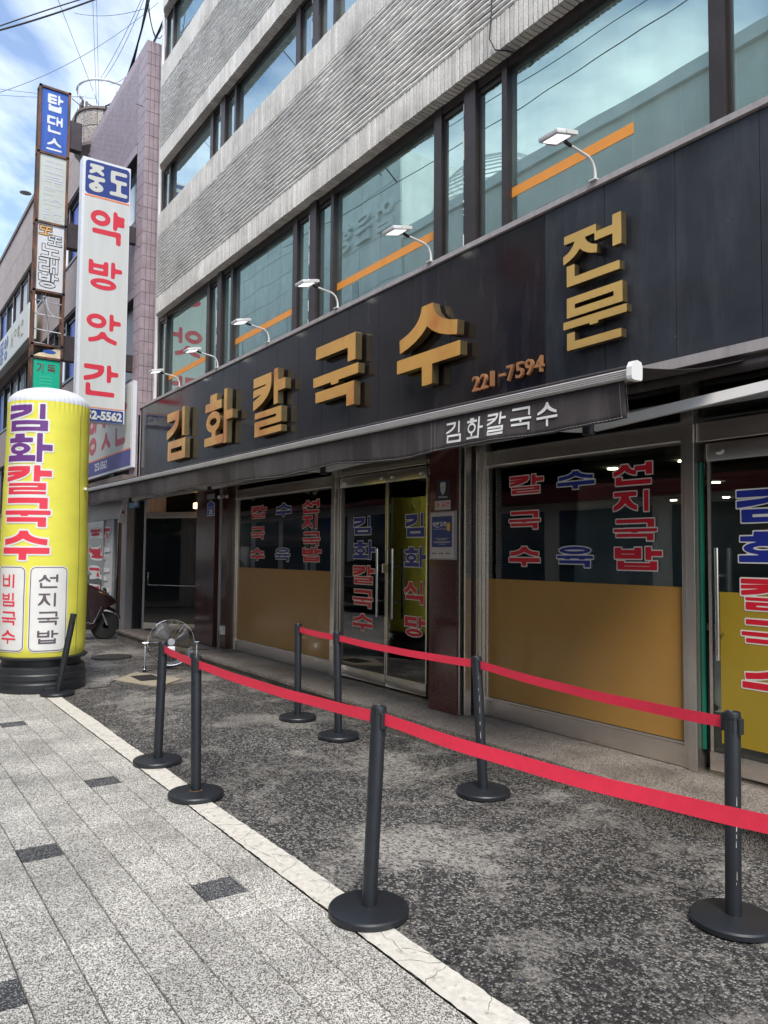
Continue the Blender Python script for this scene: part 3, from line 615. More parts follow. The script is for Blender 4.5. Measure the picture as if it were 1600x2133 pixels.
# small valve cover, drain cover in its concrete patch, round cover
o = MB().lathe([(.075, -.02), (.075, .012), (.062, .013), (.058, .009), (.0, .009)], (-1.66, 2.64, -.008), 32).build('valve_cover', 'asphalt', None, smooth=.6); tag(o, 'small round iron valve cover in the asphalt at the lower right corner', 'valve cover')
e = empty('drain', (-10.0, 3.18, 0), 'rectangular drain cover set in a broken beige concrete patch', 'drain cover')
pp = [(-10.08, 2.80), (-9.80, 2.90), (-9.62, 2.97), (-9.36, 3.08), (-9.42, 3.24), (-9.52, 3.34), (-9.72, 3.56), (-10.02, 3.46), (-10.30, 3.36), (-10.55, 3.24), (-10.44, 3.10), (-10.36, 3.04), (-10.22, 2.94)]
MB().prism(pp, lambda u, v, d: (u, v, d), -.01, .014).build('concrete_patch', 'patch', e)
b = MB(); b.box(-10.22, -9.78, 3.05, 3.33, .0, .020)
for i in range(9): b.box(-10.19 + i * .046, -10.17 + i * .046, 3.07, 3.31, .02, .026)
b.build('cover', 'iron', e)
o = MB().lathe([(.3, -.02), (.3, .016), (.27, .022), (0, .024)], (-12.3, 3.38, 0), 36).build('manhole_cover', 'iron', None, smooth=.6); tag(o, 'round dark manhole cover lying behind the floor fan', 'manhole cover')

# ================================================================== BUILDING A (the noodle restaurant)
A = empty('restaurant_building', (-8, 4.6, 0), 'grey split-brick building with rounded corner bands, teal ribbon windows and shopfront', 'building')
# --- step of granite slabs
stp = empty('granite_step', (-8, 4.1, 0), 'low grey-brown granite step running along the restaurant shopfront', 'step')
x = 1.0; n = 0
b = MB(); b.box(-14.72, 1.0, 4.13, 5.3, -.02, .145); b.build('riser', 'step', stp)
while x > -14.7:
    l = 1.28 if x > -13 else x + 14.72
    l = min(l, x + 14.72)
    MB().bbox(x - l + .002, x - .002, 4.10, 4.779, .147, .185 + R.uniform(-.001, .001), .004).build('slab', 'step', stp); x -= l
# --- mass: party walls, slabs, roof
b = MB()
b.box(-14.62, 2, 5.1, 11, 2.95, 4.38)           # first-floor structure zone
b.box(-14.62, 2, 4.86, 11, 6.2, 7.98); b.box(-14.62, 2, 4.86, 11, 9.1, 10.9); b.box(-14.62, 2, 4.86, 11, 12.25, 13.0)
b.box(1.9, 2.1, 4.7, 14.6, 0, 13); b.box(-14.55, -14.4, 5.5, 14.6, 0, 13); b.box(-14.55, 2, 14.4, 14.6, 0, 13); b.box(-14.4, 1.9, 11, 14.4, 2.95, 3.1)
b.build('wall', 'concrete', A)
MB().box(-14.7, 2.1, 4.86, 11.2, 13.0, 13.15).build('roof', 'concrete', A)
# --- brick bands
CX, CY_, CR = -14.35, 4.95, .35
def band_pt(s, out=0.):
    """path along the facade from x = 1.5 leftwards, round the corner and back; returns x, y, rotation about z"""
    Ls = 1.5 - CX
    if s < Ls: return 1.5 - s, 4.6 - out, 0.
    a = (s - Ls) / CR
    if a < PI / 2: return CX - math.sin(a) * (CR + out), CY_ - math.cos(a) * (CR + out), -a
    return CX - CR - out, CY_ + (s - Ls - CR * PI / 2), -PI / 2
LTOT = 1.5 - CX + CR * PI / 2 + .35
def rough_brick(w, h, dep, seed, flat=False):
    r = random.Random(seed); b = MB(); nx_, nz_ = (4, 2) if not flat else (1, 3); pr = lambda: r.uniform(-.007, -.002) if not flat else r.uniform(-.0015, .001)
    g = [[(w * i / nx_ + (r.uniform(-.15, .15) * w / nx_ if 0 < i < nx_ else 0), pr() if (0 < k < nz_ or (flat and 0 < i < nx_)) else .003 + r.uniform(-.001, .001), h * k / nz_ + (r.uniform(-.1, .1) * h if 0 < k < nz_ and not flat else 0)) for i in range(nx_ + 1)] for k in range(nz_ + 1)]
    b.v = [p for row in g for p in row]; W = nx_ + 1
    b.f = [(k * W + i, k * W + i + 1, (k + 1) * W + i + 1, (k + 1) * W + i) for k in range(nz_) for i in range(nx_)]
    n = len(b.v); rim = [i for i in range(W)] + [k * W + nx_ for k in range(1, nz_ + 1)] + [nz_ * W + i for i in range(nx_ - 1, -1, -1)] + [k * W for k in range(nz_ - 1, 0, -1)]
    b.v += [(b.v[i][0], dep, b.v[i][2]) for i in rim]; K = len(rim)
    b.f += [(rim[i], n + i, n + (i + 1) % K, rim[(i + 1) % K]) for i in range(K)]; b.m = [0] * len(b.f)
    return b
BW, BH = .19, .0435; PITCH_Z = .059
face_v = [rough_brick(BW - .0035, BH, .036, i) for i in range(10)]
sold_v = {}
def soldier(h, dep, i):
    k = (round(h, 2), dep, i)
    if k not in sold_v: sold_v[k] = rough_brick(.0440, h, dep, 50 + i, True)
    return sold_v[k]
mesh_of = {}
def mesh_for(mb, name):
    if id(mb) not in mesh_of: o = mb.build(name, 'brick'); mesh_of[id(mb)] = o.data; bpy.data.objects.remove(o)
    return mesh_of[id(mb)]
items = []
for zb, zc, zt, zz in ((6.12, 6.44, 7.62, 8.03), (9.02, 9.34, 10.57, 10.97), (12.12, 12.44, 12.9, 13.2)):
    core = MB(); K = 90; P = [band_pt(LTOT * i / K, -.022) for i in range(K + 1)]
    # core with finer steps round the corner
    ss = [0] + [1.5 - CX + CR * PI / 2 * i / 12 for i in range(13)] + [LTOT]; P = [band_pt(s, -.011) for s in ss]; Q = [(p[0], max(p[1], 4.9) if i else 4.9) for i, p in enumerate(P)]
    for a, c in zip(P, P[1:]): core.face([(a[0], a[1], zb + .02), (c[0], c[1], zb + .02), (c[0], c[1], zz - .02), (a[0], a[1], zz - .02)])
    core.face([(1.5, 4.611, zb + .02)] + [(p[0], p[1], zb + .02) for p in P] + [(-14.2, 5.6, zb + .02), (1.5, 5.0, zb + .02)])
    core.face([(1.5, 4.611, zz - .02)] + [(p[0], p[1], zz - .02) for p in P] + [(-14.2, 5.6, zz - .02), (1.5, 5.0, zz - .02)])
    core.build('mortar_bed', 'mortar', A)
    row = 0; z = zc
    while z + BH < zt + .02:
        s = -(row % 2) * BW / 2
        while s < LTOT:
            in_arc = s + BW > 1.5 - CX
            if in_arc:
                for q in range(3):
                    if s + q * BW / 3 < LTOT: items.append((s + q * BW / 3, z, None, BW / 3, BH))
            elif s >= 0: items.append((s, z, face_v[R.randrange(10)], BW, BH))
            s += BW
        z += PITCH_Z; row += 1
    for zz0, hh, dep in ((zb, zc - zb - .008, .14), (zt, zz - zt, .06)):
        s = 0; i = 0
        while s < LTOT - .05: items.append((s, zz0, soldier(hh, dep, i % 6), .057, hh)); s += .057; i += 1
sc_items = []
for it in items:
    x, y, a = band_pt(it[0] + it[3] / 2); q = proj((x, y, it[1] + it[4] / 2))
    vis = q[2] > 0 and -20 < q[0] < 1620 and -30 < q[1] < 2140
    sc_items.append((0 if vis else 1, q[2] if q[2] > 0 else 99, it))
sc_items.sort(key=lambda t: (t[0], t[1])); nf = ns_ = 0; st_ = MB(); arc_v = {}
for v_, dist, (s, z, mb, wd, hh) in sc_items:
    x, y, a = band_pt(s); jit = R.uniform(-.003, .003)
    is_s = wd < .06 and mb is not None
    if mb is None:
        k = R.randrange(4)
        if k not in arc_v: arc_v[k] = rough_brick(BW / 3, BH, .03, 90 + k)
        mb = arc_v[k]
    if v_ == 0 and a == 0 and ((is_s and ns_ < 295) or (not is_s and wd > .1 and nf < 300)):
        if is_s: ns_ += 1
        else: nf += 1
        inst('soldier_brick' if is_s else 'brick', mesh_for(mb, 'brick'), (x - wd, y + jit, z), A)
    else:
        if a == 0: st_.add([(x - wd + p[0], y + jit + p[1], z + p[2]) for p in mb.v], mb.f)
        else:
            x, y, a = band_pt(s + wd / 2); ca, sa = math.cos(a), math.sin(a)
            st_.add([(x + (p[0] - wd / 2) * ca - p[1] * sa, y + (p[0] - wd / 2) * sa + p[1] * ca, z + p[2]) for p in mb.v], mb.f)
st_.build('brickwork', 'brick', A, kind='stuff')

# --- ribbon windows: module of one big pane and two narrow ones
MOD = 3.055
def ribbon(z0, z1, gm, tape, floor_name):
    fr = MB(); panes = []; k0 = -14.17
    w = MB()
    def mull(x0, x1, y0=4.735): fr.bbox(x0, x1, y0, 4.86, z0, z1, .004)
    fr.box(-14.66, 2, 4.745, 4.87, z0 - .02, z0 + .05); fr.box(-14.66, 2, 4.745, 4.87, z1 - .09, z1 + .1)
    fr.box(-14.66, -14.58, 4.75, 4.9, z0, z1)
    mull(-14.24, -14.17); panes.append((-14.58, -14.24))
    win = None
    for k in range(5):
        x = k0 + MOD * k
        panes += [(x, x + 1.99), (x + 2.11, x + 2.47), (x + 2.64, x + 2.985)]
        mull(x + 1.99, x + 2.11); mull(x + 2.47, x + 2.64, 4.72); mull(x + 2.985, x + 3.055)
    o = fr.build('window', 'frame', A)
    for x0, x1 in panes:
        if x0 > 0: continue
        big = x1 - x0 > 1; y = 4.80 if big else 4.785
        ins = .0 if big else .028
        if not big:
            g = MB(); g.box(x0, x0 + ins, y - .02, y + .02, z0 + .05, z1 - .09); g.box(x1 - ins, x1, y - .02, y + .02, z0 + .05, z1 - .09); g.box(x0 + ins, x1 - ins, y - .02, y + .02, z1 - .14, z1 - .09); g.box(x0 + ins, x1 - ins, y - .02, y + .02, z0 + .05, z0 + .09); g.build('sash', 'frame', o)
        MB().box(x0 + ins, x1 - ins, y, y + .006, z0 + .05, z1 - .09).build('pane', gm, o)
        if big:
            s_ = MB(); s_.box(x1 - .012, x1 - .004, 4.794, 4.799, z0 + .06, z1 - .1); s_.build('sealant', 'frame_in', o)
        if tape and big:
            zt = z0 + .42; xe = x1 if x0 < -5.5 else x0 + 1.32
            MB().box(x0, xe, y - .0035, y - .0005, zt - .045, zt + .045).build('stripe', 'orange', o)
    # white sealant streaks on the thick mullions
    for k in range(5):
        x = k0 + MOD * k + 2.47
        sb = MB(); z = z0 + .1
        while z < z1 - .2:
            l = R.uniform(.02, .3) if R.random() < .6 else .01
            sb.box(x + .003, x + .011, 4.714, 4.7195, z, z + l); z += l + R.uniform(.01, .2)
        sb.build('sealant', 'seal', o)
    return o
w2 = ribbon(4.46, 6.12, 'glass_u', True, '2')
w3 = ribbon(8.03, 9.06, 'glass_u3', False, '3')
w4 = ribbon(10.97, 12.2, 'glass_u3', False, '4')
# rooms behind
for z0, z1, wn in ((4.38, 6.2, w2), (7.98, 9.1, w3), (10.9, 12.25, w4)):
    b = MB(); b.face([(-14.3, 7.6, z0), (1.8, 7.6, z0), (1.8, 7.6, z1), (-14.3, 7.6, z1)]); b.face([(-14.3, 4.9, z0 + .004), (1.8, 4.9, z0 + .004), (1.8, 7.6, z0 + .004), (-14.3, 7.6, z0 + .004)])
    b.face([(-14.3, 4.9, z1 - .004), (1.8, 4.9, z1 - .004), (1.8, 7.6, z1 - .004), (-14.3, 7.6, z1 - .004)]); b.face([(-14.3, 4.9, z0), (-14.3, 7.6, z0), (-14.3, 7.6, z1), (-14.3, 4.9, z1)])
    b.build('room', 'up_wall', A)
def curtain(x0, x1, z0, z1, y=4.98, amp=.025):
    b = MB(); n = int((x1 - x0) / .03); vs = []
    for i in range(n + 1):
        x = x0 + (x1 - x0) * i / n; yy = y + amp * math.sin(i * 1.15) + amp * .5 * math.sin(i * .37); vs += [(x, yy, z0), (x + .02 * math.sin(i), yy * 1., z1)]
    b.add(vs, [(2 * i, 2 * i + 2, 2 * i + 3, 2 * i + 1) for i in range(n)]); return b.build('curtain', 'curtain', A, smooth=2)
for x0, x1 in ((-11.0, -10.3), (-8.9, -8.3), (-7.9, -7.2), (-6.3, -5.6), (-10.0, -9.7)): curtain(x0, x1, 8.05, 9.05)
for x0, x1 in ((-14.5, -12.4), ): curtain(x0, x1, 4.5, 6.1)
# downpipe at the left end, cable hanging from the band
MB().tube([(-14.70, 4.72, z) for z in (4.5, 6.2, 9, 12.2)], .035, 10).build('downpipe', 'alu', A, smooth=.6)
def hang(pts, r, m, n=6):
    return MB().tube(pts, r, n)
o = hang([(-5.02, 4.575, 6.9), (-5.03, 4.57, 6.5), (-5.05, 4.565, 6.25), (-5.0, 4.59, 6.13), (-4.9, 4.64, 6.09), (-4.85, 4.75, 6.07)], .007, 'cable').build('hanging_cable', 'cable'); tag(o, 'thin dark cable hanging down over the brick band above the windows', 'cable')

# ================================================================== FASCIA SIGN
S = empty('fascia_sign', (-8, 4.6, 2.93), 'long dark stone fascia sign with big gold Korean letters and a phone number', 'shop sign')
MB().box(-15.14, 1.5, 4.625, 4.74, 2.95, 4.42).build('backing', 'under', S)
xr = -2.59 + .607 * 6; i = 0
while xr > -15.1:
    xl = max(xr - .607, -15.16); m = 'panel_blue' if xl > -4.5 else 'panel_brown'
    dy = R.uniform(-.0008, .0008)
    MB().bbox(xl + .0022, xr - .0022, 4.600 + dy, 4.624, 2.93, 4.425, .0015).build('stone_panel', m, S); xr -= .607
b = MB(); b.box(-15.18, 1.5, 4.572, 4.80, 4.462, 4.475); b.box(-15.18, 1.5, 4.572, 4.582, 4.43, 4.462); b.box(-15.18, 1.5, 4.582, 4.6, 4.425, 4.437)
b.build('flashing', 'strip', S)
b = MB(); b.box(-15.185, -15.162, 4.59, 4.75, 2.93, 4.45); b.build('end_trim', 'strip', S)
GF = FAC(4.57)
for ch, x0, z0, x1, z1, th, tv in (('김', -13.28, 3.19, -12.26, 4.05, .17, .17), ('화', -11.52, 3.24, -10.45, 4.05, .16, .16), ('칼', -9.75, 3.19, -8.80, 4.03, .17, .17),
                                   ('국', -8.07, 3.26, -7.07, 4.06, .18, .18), ('수', -6.34, 3.24, -5.35, 4.02, .175, .18)):
    letter(ch, S, GF, x0, z0, x1 - x0, z1 - z0, ['gold', 'gold_side'], d=(0, .082), th=th, tv=tv, side=1, n=110)
for ch, z0, z1 in (('전', 3.70, 4.12), ('문', 3.20, 3.61)):
    letter(ch, S, GF, -4.14, z0, .60, z1 - z0, ['gold_pale', 'gold_side'], d=(0, .055), th=.155, tv=.16, side=1, n=110)
for k, c_ in enumerate('221-7594'):
    x = -5.27 + k * .111
    if c_ == '-': MB().box(x + .018, x + .092, 4.555, 4.585, 3.155, 3.178).build('digit', 'copper', S)
    else: latin(c_, S, FAC(4.585), x + (.016 if c_ == '1' else 0), 3.085 + k * .0035, .088 if c_ != '1' else .036, .135, ['copper'], d=(0, .028), off=.014, name='digit')
# lamps along the top of the sign
def lamp():
    e = empty('sign_lamp', (0, 0, 0), '', 'sign lamp', 'floodlights on swan-neck arms along the top of the restaurant sign')
    MB().bbox(-.035, .035, -.04, .03, 0, .012, .003).build('base_plate', 'alu', e)
    p = [(0, 0, 0), (0, -.002, .06), (0, -.01, .10), (0, -.035, .145), (0, -.075, .172), (0, -.13, .18), (0, -.26, .198), (0, -.32, .205)]
    a = MB().tube(p, .0115, 10).build('arm', 'alu', e, smooth=.9)
    MB().tube([(0, -.27, .199), (0, -.335, .21)], .0145, 8).build('bracket', 'cable', a)
    # flat rectangular head tilted down towards the sign
    h = MB(); h.bbox(-.095, .095, -.10, .10, -.018, .018, .010); ho = h.build('head', 'lamphead', e, smooth=.7); ho.location = (0, -.42, .222); ho.rotation_euler = (math.radians(13), 0, 0)
    l = MB().box(-.07, .07, -.075, .065, -.0225, -.019).build('lens', 'lampglass', e); l.location = ho.location; l.rotation_euler = ho.rotation_euler
    u = MB(); u.box(-.105, -.098, -.01, .11, -.02, .01); u.box(.098, .105, -.01, .11, -.02, .01); u.box(-.105, .105, .105, .112, -.02, .01); uo = u.build('yoke', 'alu', e); uo.location = ho.location; uo.rotation_euler = ho.rotation_euler
    return e
lamps = [-12.99, -11.29, -9.50, -7.69, -5.92, -3.88]
LBL = ['white floodlight on a swan-neck arm at the far left end of the sign', 'white floodlight on an arm above the sign between the letters 김 and 화', 'third white floodlight from the left end of the restaurant sign',
       'white floodlight on an arm just left of the mirrored bank lettering', 'white floodlight with a rusty arm, second nearest the camera', 'white floodlight nearest the camera, above the letters 전문']
l0 = lamp(); index_tree()
for k, x in enumerate(lamps):
    o = l0 if k == 0 else dup(l0)
    o.location = (x, 4.59, 4.475); o['label'] = LBL[k]

# ================================================================== AWNING
AW = empty('awning', (-8, 3.4, 2.4), 'dark brown retractable awning with white lettering on its drooping front valance', 'awning')
XA0, XA1 = -15.3, -2.63; BZ = lambda x: 2.56 + (XA1 - x) * .0092; BY = 3.40
WZ = lambda x: 2.845 + (XA1 - x) * .004
b = MB(); n = 60; vs = []
for i in range(n + 1):
    x = XA0 + (XA1 - XA0) * i / n
    for j in range(9):
        t = j / 8; vs.append((x, BY + .03 + (4.5 - BY) * t, (BZ(x) + .068) * (1 - t) + (WZ(x)) * t - .035 * math.sin(PI * t) + .004 * math.sin(x * 7)))
b.add(vs, [(i * 9 + j, (i + 1) * 9 + j, (i + 1) * 9 + j + 1, i * 9 + j + 1) for i in range(n) for j in range(8)])
o = b.build('canopy', 'awning', AW, smooth=2); sm = o.modifiers.new('t', 'SOLIDIFY'); sm.thickness = .003
# ribbed front bar
prof = [(-.026, .0), (-.032, .006)] + [(-.032 - (.004 if k % 2 else 0), .008 + k * .0055) for k in range(9)] + [(-.026, .056), (.0, .060), (.03, .056), (.03, .0)]
b = MB(); b.prism([(p[0], p[1]) for p in prof], lambda u, v, d: (d, BY + u, BZ(d) + v), XA0, XA1)
b.build('front_bar', mat('anodised_bar', (.50, .475, .46), .38, .5, var=.08, vs=3), AW)
ce = [(-.050, .012), (-.046, -.004), (-.03, -.010), (.030, -.010), (.040, .0), (.042, .065), (.032, .090), (0, .098), (-.03, .090), (-.048, .06)]
for x, s in ((XA1, 1), (XA0, -1)):
    MB().prism(ce, lambda u, v, d: (d, BY + u, BZ(x) + v), x - .004 * s, x + .03 * s).build('end_cap', 'white', AW)
MB().tube([(XA0, BY + .0, BZ(XA0) + .070), (XA1 - .02, BY + .0, BZ(XA1) + .070)], .012, 8).build('roll', 'awning', AW)
# valance
def vbot(x):
    t = (XA1 - x) / 3.02; k = t - math.floor(t)
    return -.198 - .030 * math.sin(PI * k) - .012 * math.sin(2 * PI * t * 1.7) - .018 * min(1, max(0, (XA1 - x) / 2 - .2))
def vpt(x, t):
    y = BY - .010 + .030 * t * math.sin(x * 2.1) * .8 + .012 * t * math.sin(x * 9.3 + 1) + .004 * math.sin(x * 31) * t
    return (x, y, BZ(x) + .002 + (vbot(x)) * t)
n = 320; vs = [vpt(XA0 + .02 + (XA1 - XA0 - .07) * i / n, j / 6) for i in range(n + 1) for j in range(7)]
b = MB(); b.add(vs, [(i * 7 + j, (i + 1) * 7 + j, (i + 1) * 7 + j + 1, i * 7 + j + 1) for i in range(n) for j in range(6)])
vo = b.build('valance', 'awning', AW, smooth=2); sm = vo.modifiers.new('t', 'SOLIDIFY'); sm.thickness = .002
b = MB(); x = XA0 + .03
while x < XA1 - .07:                      # hem stitches
    for t in (.955,):
        p = Vector(vpt(x, t)); q = Vector(vpt(x + .016, t)); o_ = Vector((0, -.0035, 0)); b.face([p + o_, q + o_, q + o_ + Vector((0, 0, .0028)), p + o_ + Vector((0, 0, .0028))])
    x += .024
for sx in (-13.3, -10.25, -7.25, -4.32, -2.69):
    for dx in (-.022, .022):
        for k in range(20):
            p = Vector(vpt(sx + dx + .03 * (k / 20 - .5) * (0 if sx > -3 else 1), k / 20)); q = Vector(vpt(sx + dx + .03 * ((k + .65) / 20 - .5) * (0 if sx > -3 else 1), (k + .65) / 20)); o_ = Vector((0, -.0035, 0)); w_ = Vector((.0026, 0, 0)); b.face([p + o_, p + o_ + w_, q + o_ + w_, q + o_])
b.build('stitching', 'thread', AW, kind='stuff')
def vfn(u, v, d):
    t = (v) / vbot(u); p = vpt(u, t); return (u, p[1] - .004 - d, BZ(u) + .002 + v)
for k, ch in enumerate('김화칼국수'):
    letter(ch, AW, vfn, -4.175 + k * .214, -.188 + .002 * k, .168, .145, ['st_white' if False else 'white'], d=(0, .001), th=.105, tv=.095, n=60)
# folding arms
def seg(a, c, nm='arm'): MB().beam(a, c, .04, .062).build(nm, 'alu', AW)
for sx, ex, tx in ((-2.30, -3.43, -4.35), (-5.55, -6.90, -8.1), (-8.6, -9.95, -11.2), (-12.2, -13.55, -14.9)):
    zz = 2.49 + (-2.3 - sx) * .006
    seg((sx, 4.46, zz + .16), (ex, 3.98, zz - .03)); seg((ex, 3.98, zz - .03), (tx, 3.43, BZ(tx) - .0))
    MB().tube([(ex, 3.98, zz - .075), (ex, 3.98, zz + .02)], .045, 14).build('elbow', 'plastic', AW, smooth=.6)
    b = MB(); b.bbox(sx - .02, sx + .12, 4.44, 4.60, zz + .09, zz + .22, .006); b.build('bracket', 'alu', AW)
MB().tube([(XA0, 4.50, 2.80), (-1.6, 4.50, 2.80)], .04, 14).build('roller', 'awning', AW, smooth=.7)
b = MB(); b.box(XA0, -1.55, 4.44, 4.60, 2.86, 2.927); b.build('hood', 'strip', AW)
MB().box(XA0, -1.55, 4.55, 4.60, 2.60, 2.66).build('torsion_bar', 'alu_grey', AW)

# ================================================================== SHOPFRONT
YG = 4.77
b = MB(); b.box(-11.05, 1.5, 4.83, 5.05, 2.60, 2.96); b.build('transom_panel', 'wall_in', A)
def shop_window(x0, x1, film_m, letters, name='shop_window', lw=.04):
    f = MB()
    f.bbox(x0 - lw, x0 + .0, 4.735, 4.83, .186, 2.93, .003); f.bbox(x1, x1 + .045, 4.735, 4.83, .186, 2.93, .003)
    f.bbox(x0, x1, 4.745, 4.83, .19, .335, .003); f.box(x0, x1, 4.765, 4.79, .335, .352)
    f.bbox(x0, x1, 4.742, 4.83, 2.425, 2.555, .003); f.box(x0, x1, 4.765, 4.79, 2.405, 2.425); f.bbox(x0, x1, 4.76, 4.82, 2.88, 2.93, .003)
    f.box(x0, x0 + .014, 4.765, 4.79, .352, 2.405); f.box(x1 - .014, x1, 4.765, 4.79, .352, 2.405)
    o = f.build(name, 'steel', A)
    MB().box(x0 + .014, x1 - .014, YG, YG + .008, .352, 2.405).build('pane', 'glass_g', o)
    MB().box(x0 + .0, x1 - .0, YG, YG + .008, 2.555, 2.88).build('pane', 'glass_g', o)
    MB().box(x0 + .016, x1 - .016, YG - .0022, YG - .0006, .358, 1.41).build('film', film_m, o)
    for ch, c_, a, z0, bx, z1 in letters:
        letter(ch, o, FAC(YG - .003), a, z0, bx - a, z1 - z0, ['st_' + c_, 'st_white'], d=(0, .0016), th=.22, tv=.22, outline=.0085, n=80)
    return o
W1 = [('칼', 'red', -10.35, 2.115, -9.85, 2.29), ('국', 'red', -10.35, 1.82, -9.90, 1.99), ('수', 'red', -10.36, 1.52, -9.90, 1.69), ('수', 'blue', -9.56, 2.115, -9.11, 2.29), ('육', 'blue', -9.57, 1.515, -9.13, 1.69),
      ('선', 'red', -8.80, 2.13, -8.34, 2.295), ('지', 'red', -8.80, 1.93, -8.35, 2.10), ('국', 'red', -8.79, 1.72, -8.34, 1.89), ('밥', 'red', -8.79, 1.52, -8.31, 1.695)]
shop_window(-10.82, -8.02, 'film', W1, lw=.15)
W2 = [('칼', 'red', -5.0, 2.15, -4.60, 2.31), ('국', 'red', -5.01, 1.845, -4.635, 2.0), ('수', 'red', -5.01, 1.53, -4.64, 1.695), ('수', 'blue', -4.445, 2.155, -4.055, 2.30), ('육', 'blue', -4.45, 1.53, -4.075, 1.695),
      ('선', 'red', -3.875, 2.15, -3.50, 2.31), ('지', 'red', -3.877, 1.95, -3.50, 2.105), ('국', 'red', -3.875, 1.735, -3.49, 1.895), ('밥', 'red', -3.868, 1.52, -3.45, 1.69)]
shop_window(-5.29, -3.27, 'film', W2)
b = MB(); b.bbox(-7.975, -7.885, 4.70, 4.83, .186, 2.93, .004); b.build('post', 'steel', A)
b = MB(); b.bbox(-3.222, -3.155, 4.71, 4.84, .186, 2.93, .004); b.build('post', 'steel', A)
# door lintels
b = MB(); b.bbox(-7.88, -6.18, 4.74, 4.83, 2.53, 2.655, .003); b.bbox(-7.88, -6.18, 4.76, 4.82, 2.88, 2.93, .003); o = b.build('door_head', 'steel', A); MB().box(-7.88, -6.18, 4.78, 4.785, 2.655, 2.88).build('pane', 'glass_g', o)
b = MB(); b.bbox(-3.15, .9, 4.74, 4.83, 2.40, 2.53, .003); b.bbox(-3.15, .9, 4.76, 4.82, 2.88, 2.93, .003); o = b.build('door_head', 'steel', A); MB().box(-3.15, .9, 4.78, 4.785, 2.53, 2.88).build('pane', 'glass_g', o)
MB().box(-7.88, -6.18, 4.72, 4.84, .186, .198).build('threshold', 'steel', A); MB().box(-3.15, .9, 4.72, 4.84, .186, .198).build('threshold', 'steel', A)
def glass_door(x0, x1, ztop, letters, handle_x, film=None, edge=True):
    f = MB(); f.bbox(x0, x1, 4.757, 4.795, .215, .335, .003); f.bbox(x0, x1, 4.757, 4.795, ztop - .12, ztop, .003)
    f.box(x0, x0 + .022, 4.765, 4.785, .335, ztop - .12); f.box(x1 - .022, x1, 4.765, 4.785, .335, ztop - .12)
    for sx in (x0 + .10, x1 - .10): f.lathe([(.022, 0), (.022, .012), (.012, .016), (0, .016)], (sx, 4.757, ztop - .06), 16, (0, -1, 0))
    o = f.build('glass_door', 'steel', A, smooth=.5)
    MB().box(x0 + .022, x1 - .022, YG, YG + .01, .335, ztop - .12).build('pane', 'glass_g', o)
    if film: MB().box(x0 + .08, x1 - .03, YG - .0022, YG - .0006, .40, 1.39).build('film', film, o)
    for ch, c_, a, z0, bx, z1 in letters: letter(ch, o, FAC(YG - .003), a, z0, bx - a, z1 - z0, ['st_' + c_, 'st_white'], d=(0, .0016), th=.21, tv=.21, outline=.0085, n=80)
    if handle_x is not None:
        h = MB(); h.tube([(handle_x, 4.705, .945), (handle_x, 4.705, 1.68)], .014, 12)
        for z in (1.12, 1.5): h.tube([(handle_x, 4.705, z), (handle_x, 4.77, z)], .009, 8)
        h.tube([(handle_x, 4.84, .945), (handle_x, 4.84, 1.68)], .014, 12); h.build('handle', 'steel_b', o, smooth=.8)
    return o
D1 = [('김', 'blue', -7.57, 1.84, -7.17, 2.04), ('화', 'blue', -7.57, 1.565, -7.12, 1.77), ('칼', 'red', -7.57, 1.285, -7.125, 1.49), ('국', 'red', -7.57, 1.02, -7.16, 1.22), ('수', 'red', -7.57, .77, -7.155, .95)]
D2 = [('김', 'blue', -6.555, 1.80, -6.20, 2.04), ('화', 'blue', -6.57, 1.49, -6.20, 1.70), ('식', 'red', -6.565, 1.115, -6.20, 1.345), ('당', 'red', -6.56, .785, -6.20, .99)]
dl = glass_door(-7.87, -6.905, 2.515, D1, -6.99); dr = glass_door(-6.895, -6.185, 2.515, D2, -6.70)
MB().bbox(-6.94, -6.83, 4.735, 4.76, 1.42, 1.52, .004).build('lock', 'steel_b', dl)
D3 = [('김', 'blue', -2.88, 1.845, -2.36, 2.06), ('화', 'blue', -2.87, 1.585, -2.36, 1.79), ('칼', 'red', -2.86, 1.285, -2.36, 1.49), ('국', 'red', -2.86, 1.045, -2.37, 1.225), ('수', 'red', -2.86, .745, -2.36, .94)]
d3 = glass_door(-3.09, -1.95, 2.385, D3, -2.99, 'film2'); glass_door(-1.90, -.75, 2.385, [], None, 'film2')
MB().box(-3.15, -3.132, 4.765, 4.79, .335, 2.265).build('fixed_glass_edge', 'glass_edge', d3)
# granite pillar between the doors and the right window, with its drain slot
P = empty('granite_pillar', (-5.9, 4.52, .185), 'polished dark red granite pillar with notices, right of the double door', 'pillar')
z = .187
for zt in (1.52, 2.93): MB().bbox(-5.835, -5.43, 4.52, 4.85, z, zt, .002).build('granite_slab', 'red_granite', P); z = zt + .0015
b = MB(); b.bbox(-5.428, -5.405, 4.535, 4.85, .187, 2.93, .002); b.bbox(-5.362, -5.345, 4.55, 4.62, .187, 2.93, .002); b.build('slot_trim', 'steel', P); MB().box(-5.405, -5.362, 4.60, 4.655, .187, 2.93).build('slot', 'dark', P)
MB().bbox(-5.40, -5.362, 4.66, 4.85, .187, 2.93, .002).build('granite_slab', 'red_granite', P)
MB().bbox(-5.36, -5.334, 4.67, 4.85, .187, 2.93, .003).build('corner_trim', 'steel', P)
PY = 4.5195
def plate(name, x0, x1, z0, z1, m, label, cat, y=PY, t=.004):
    e = MB().bbox(x0, x1, y - t, y - .0002, z0, z1, .0012).build(name, m); return tag(e, label, cat)
o = plate('security_plate', -5.985, -5.79, 2.125, 2.315, 'navy', 'navy plate with a pale shield on the red granite pillar', 'security plate')
fn = FAC(PY - .0042)
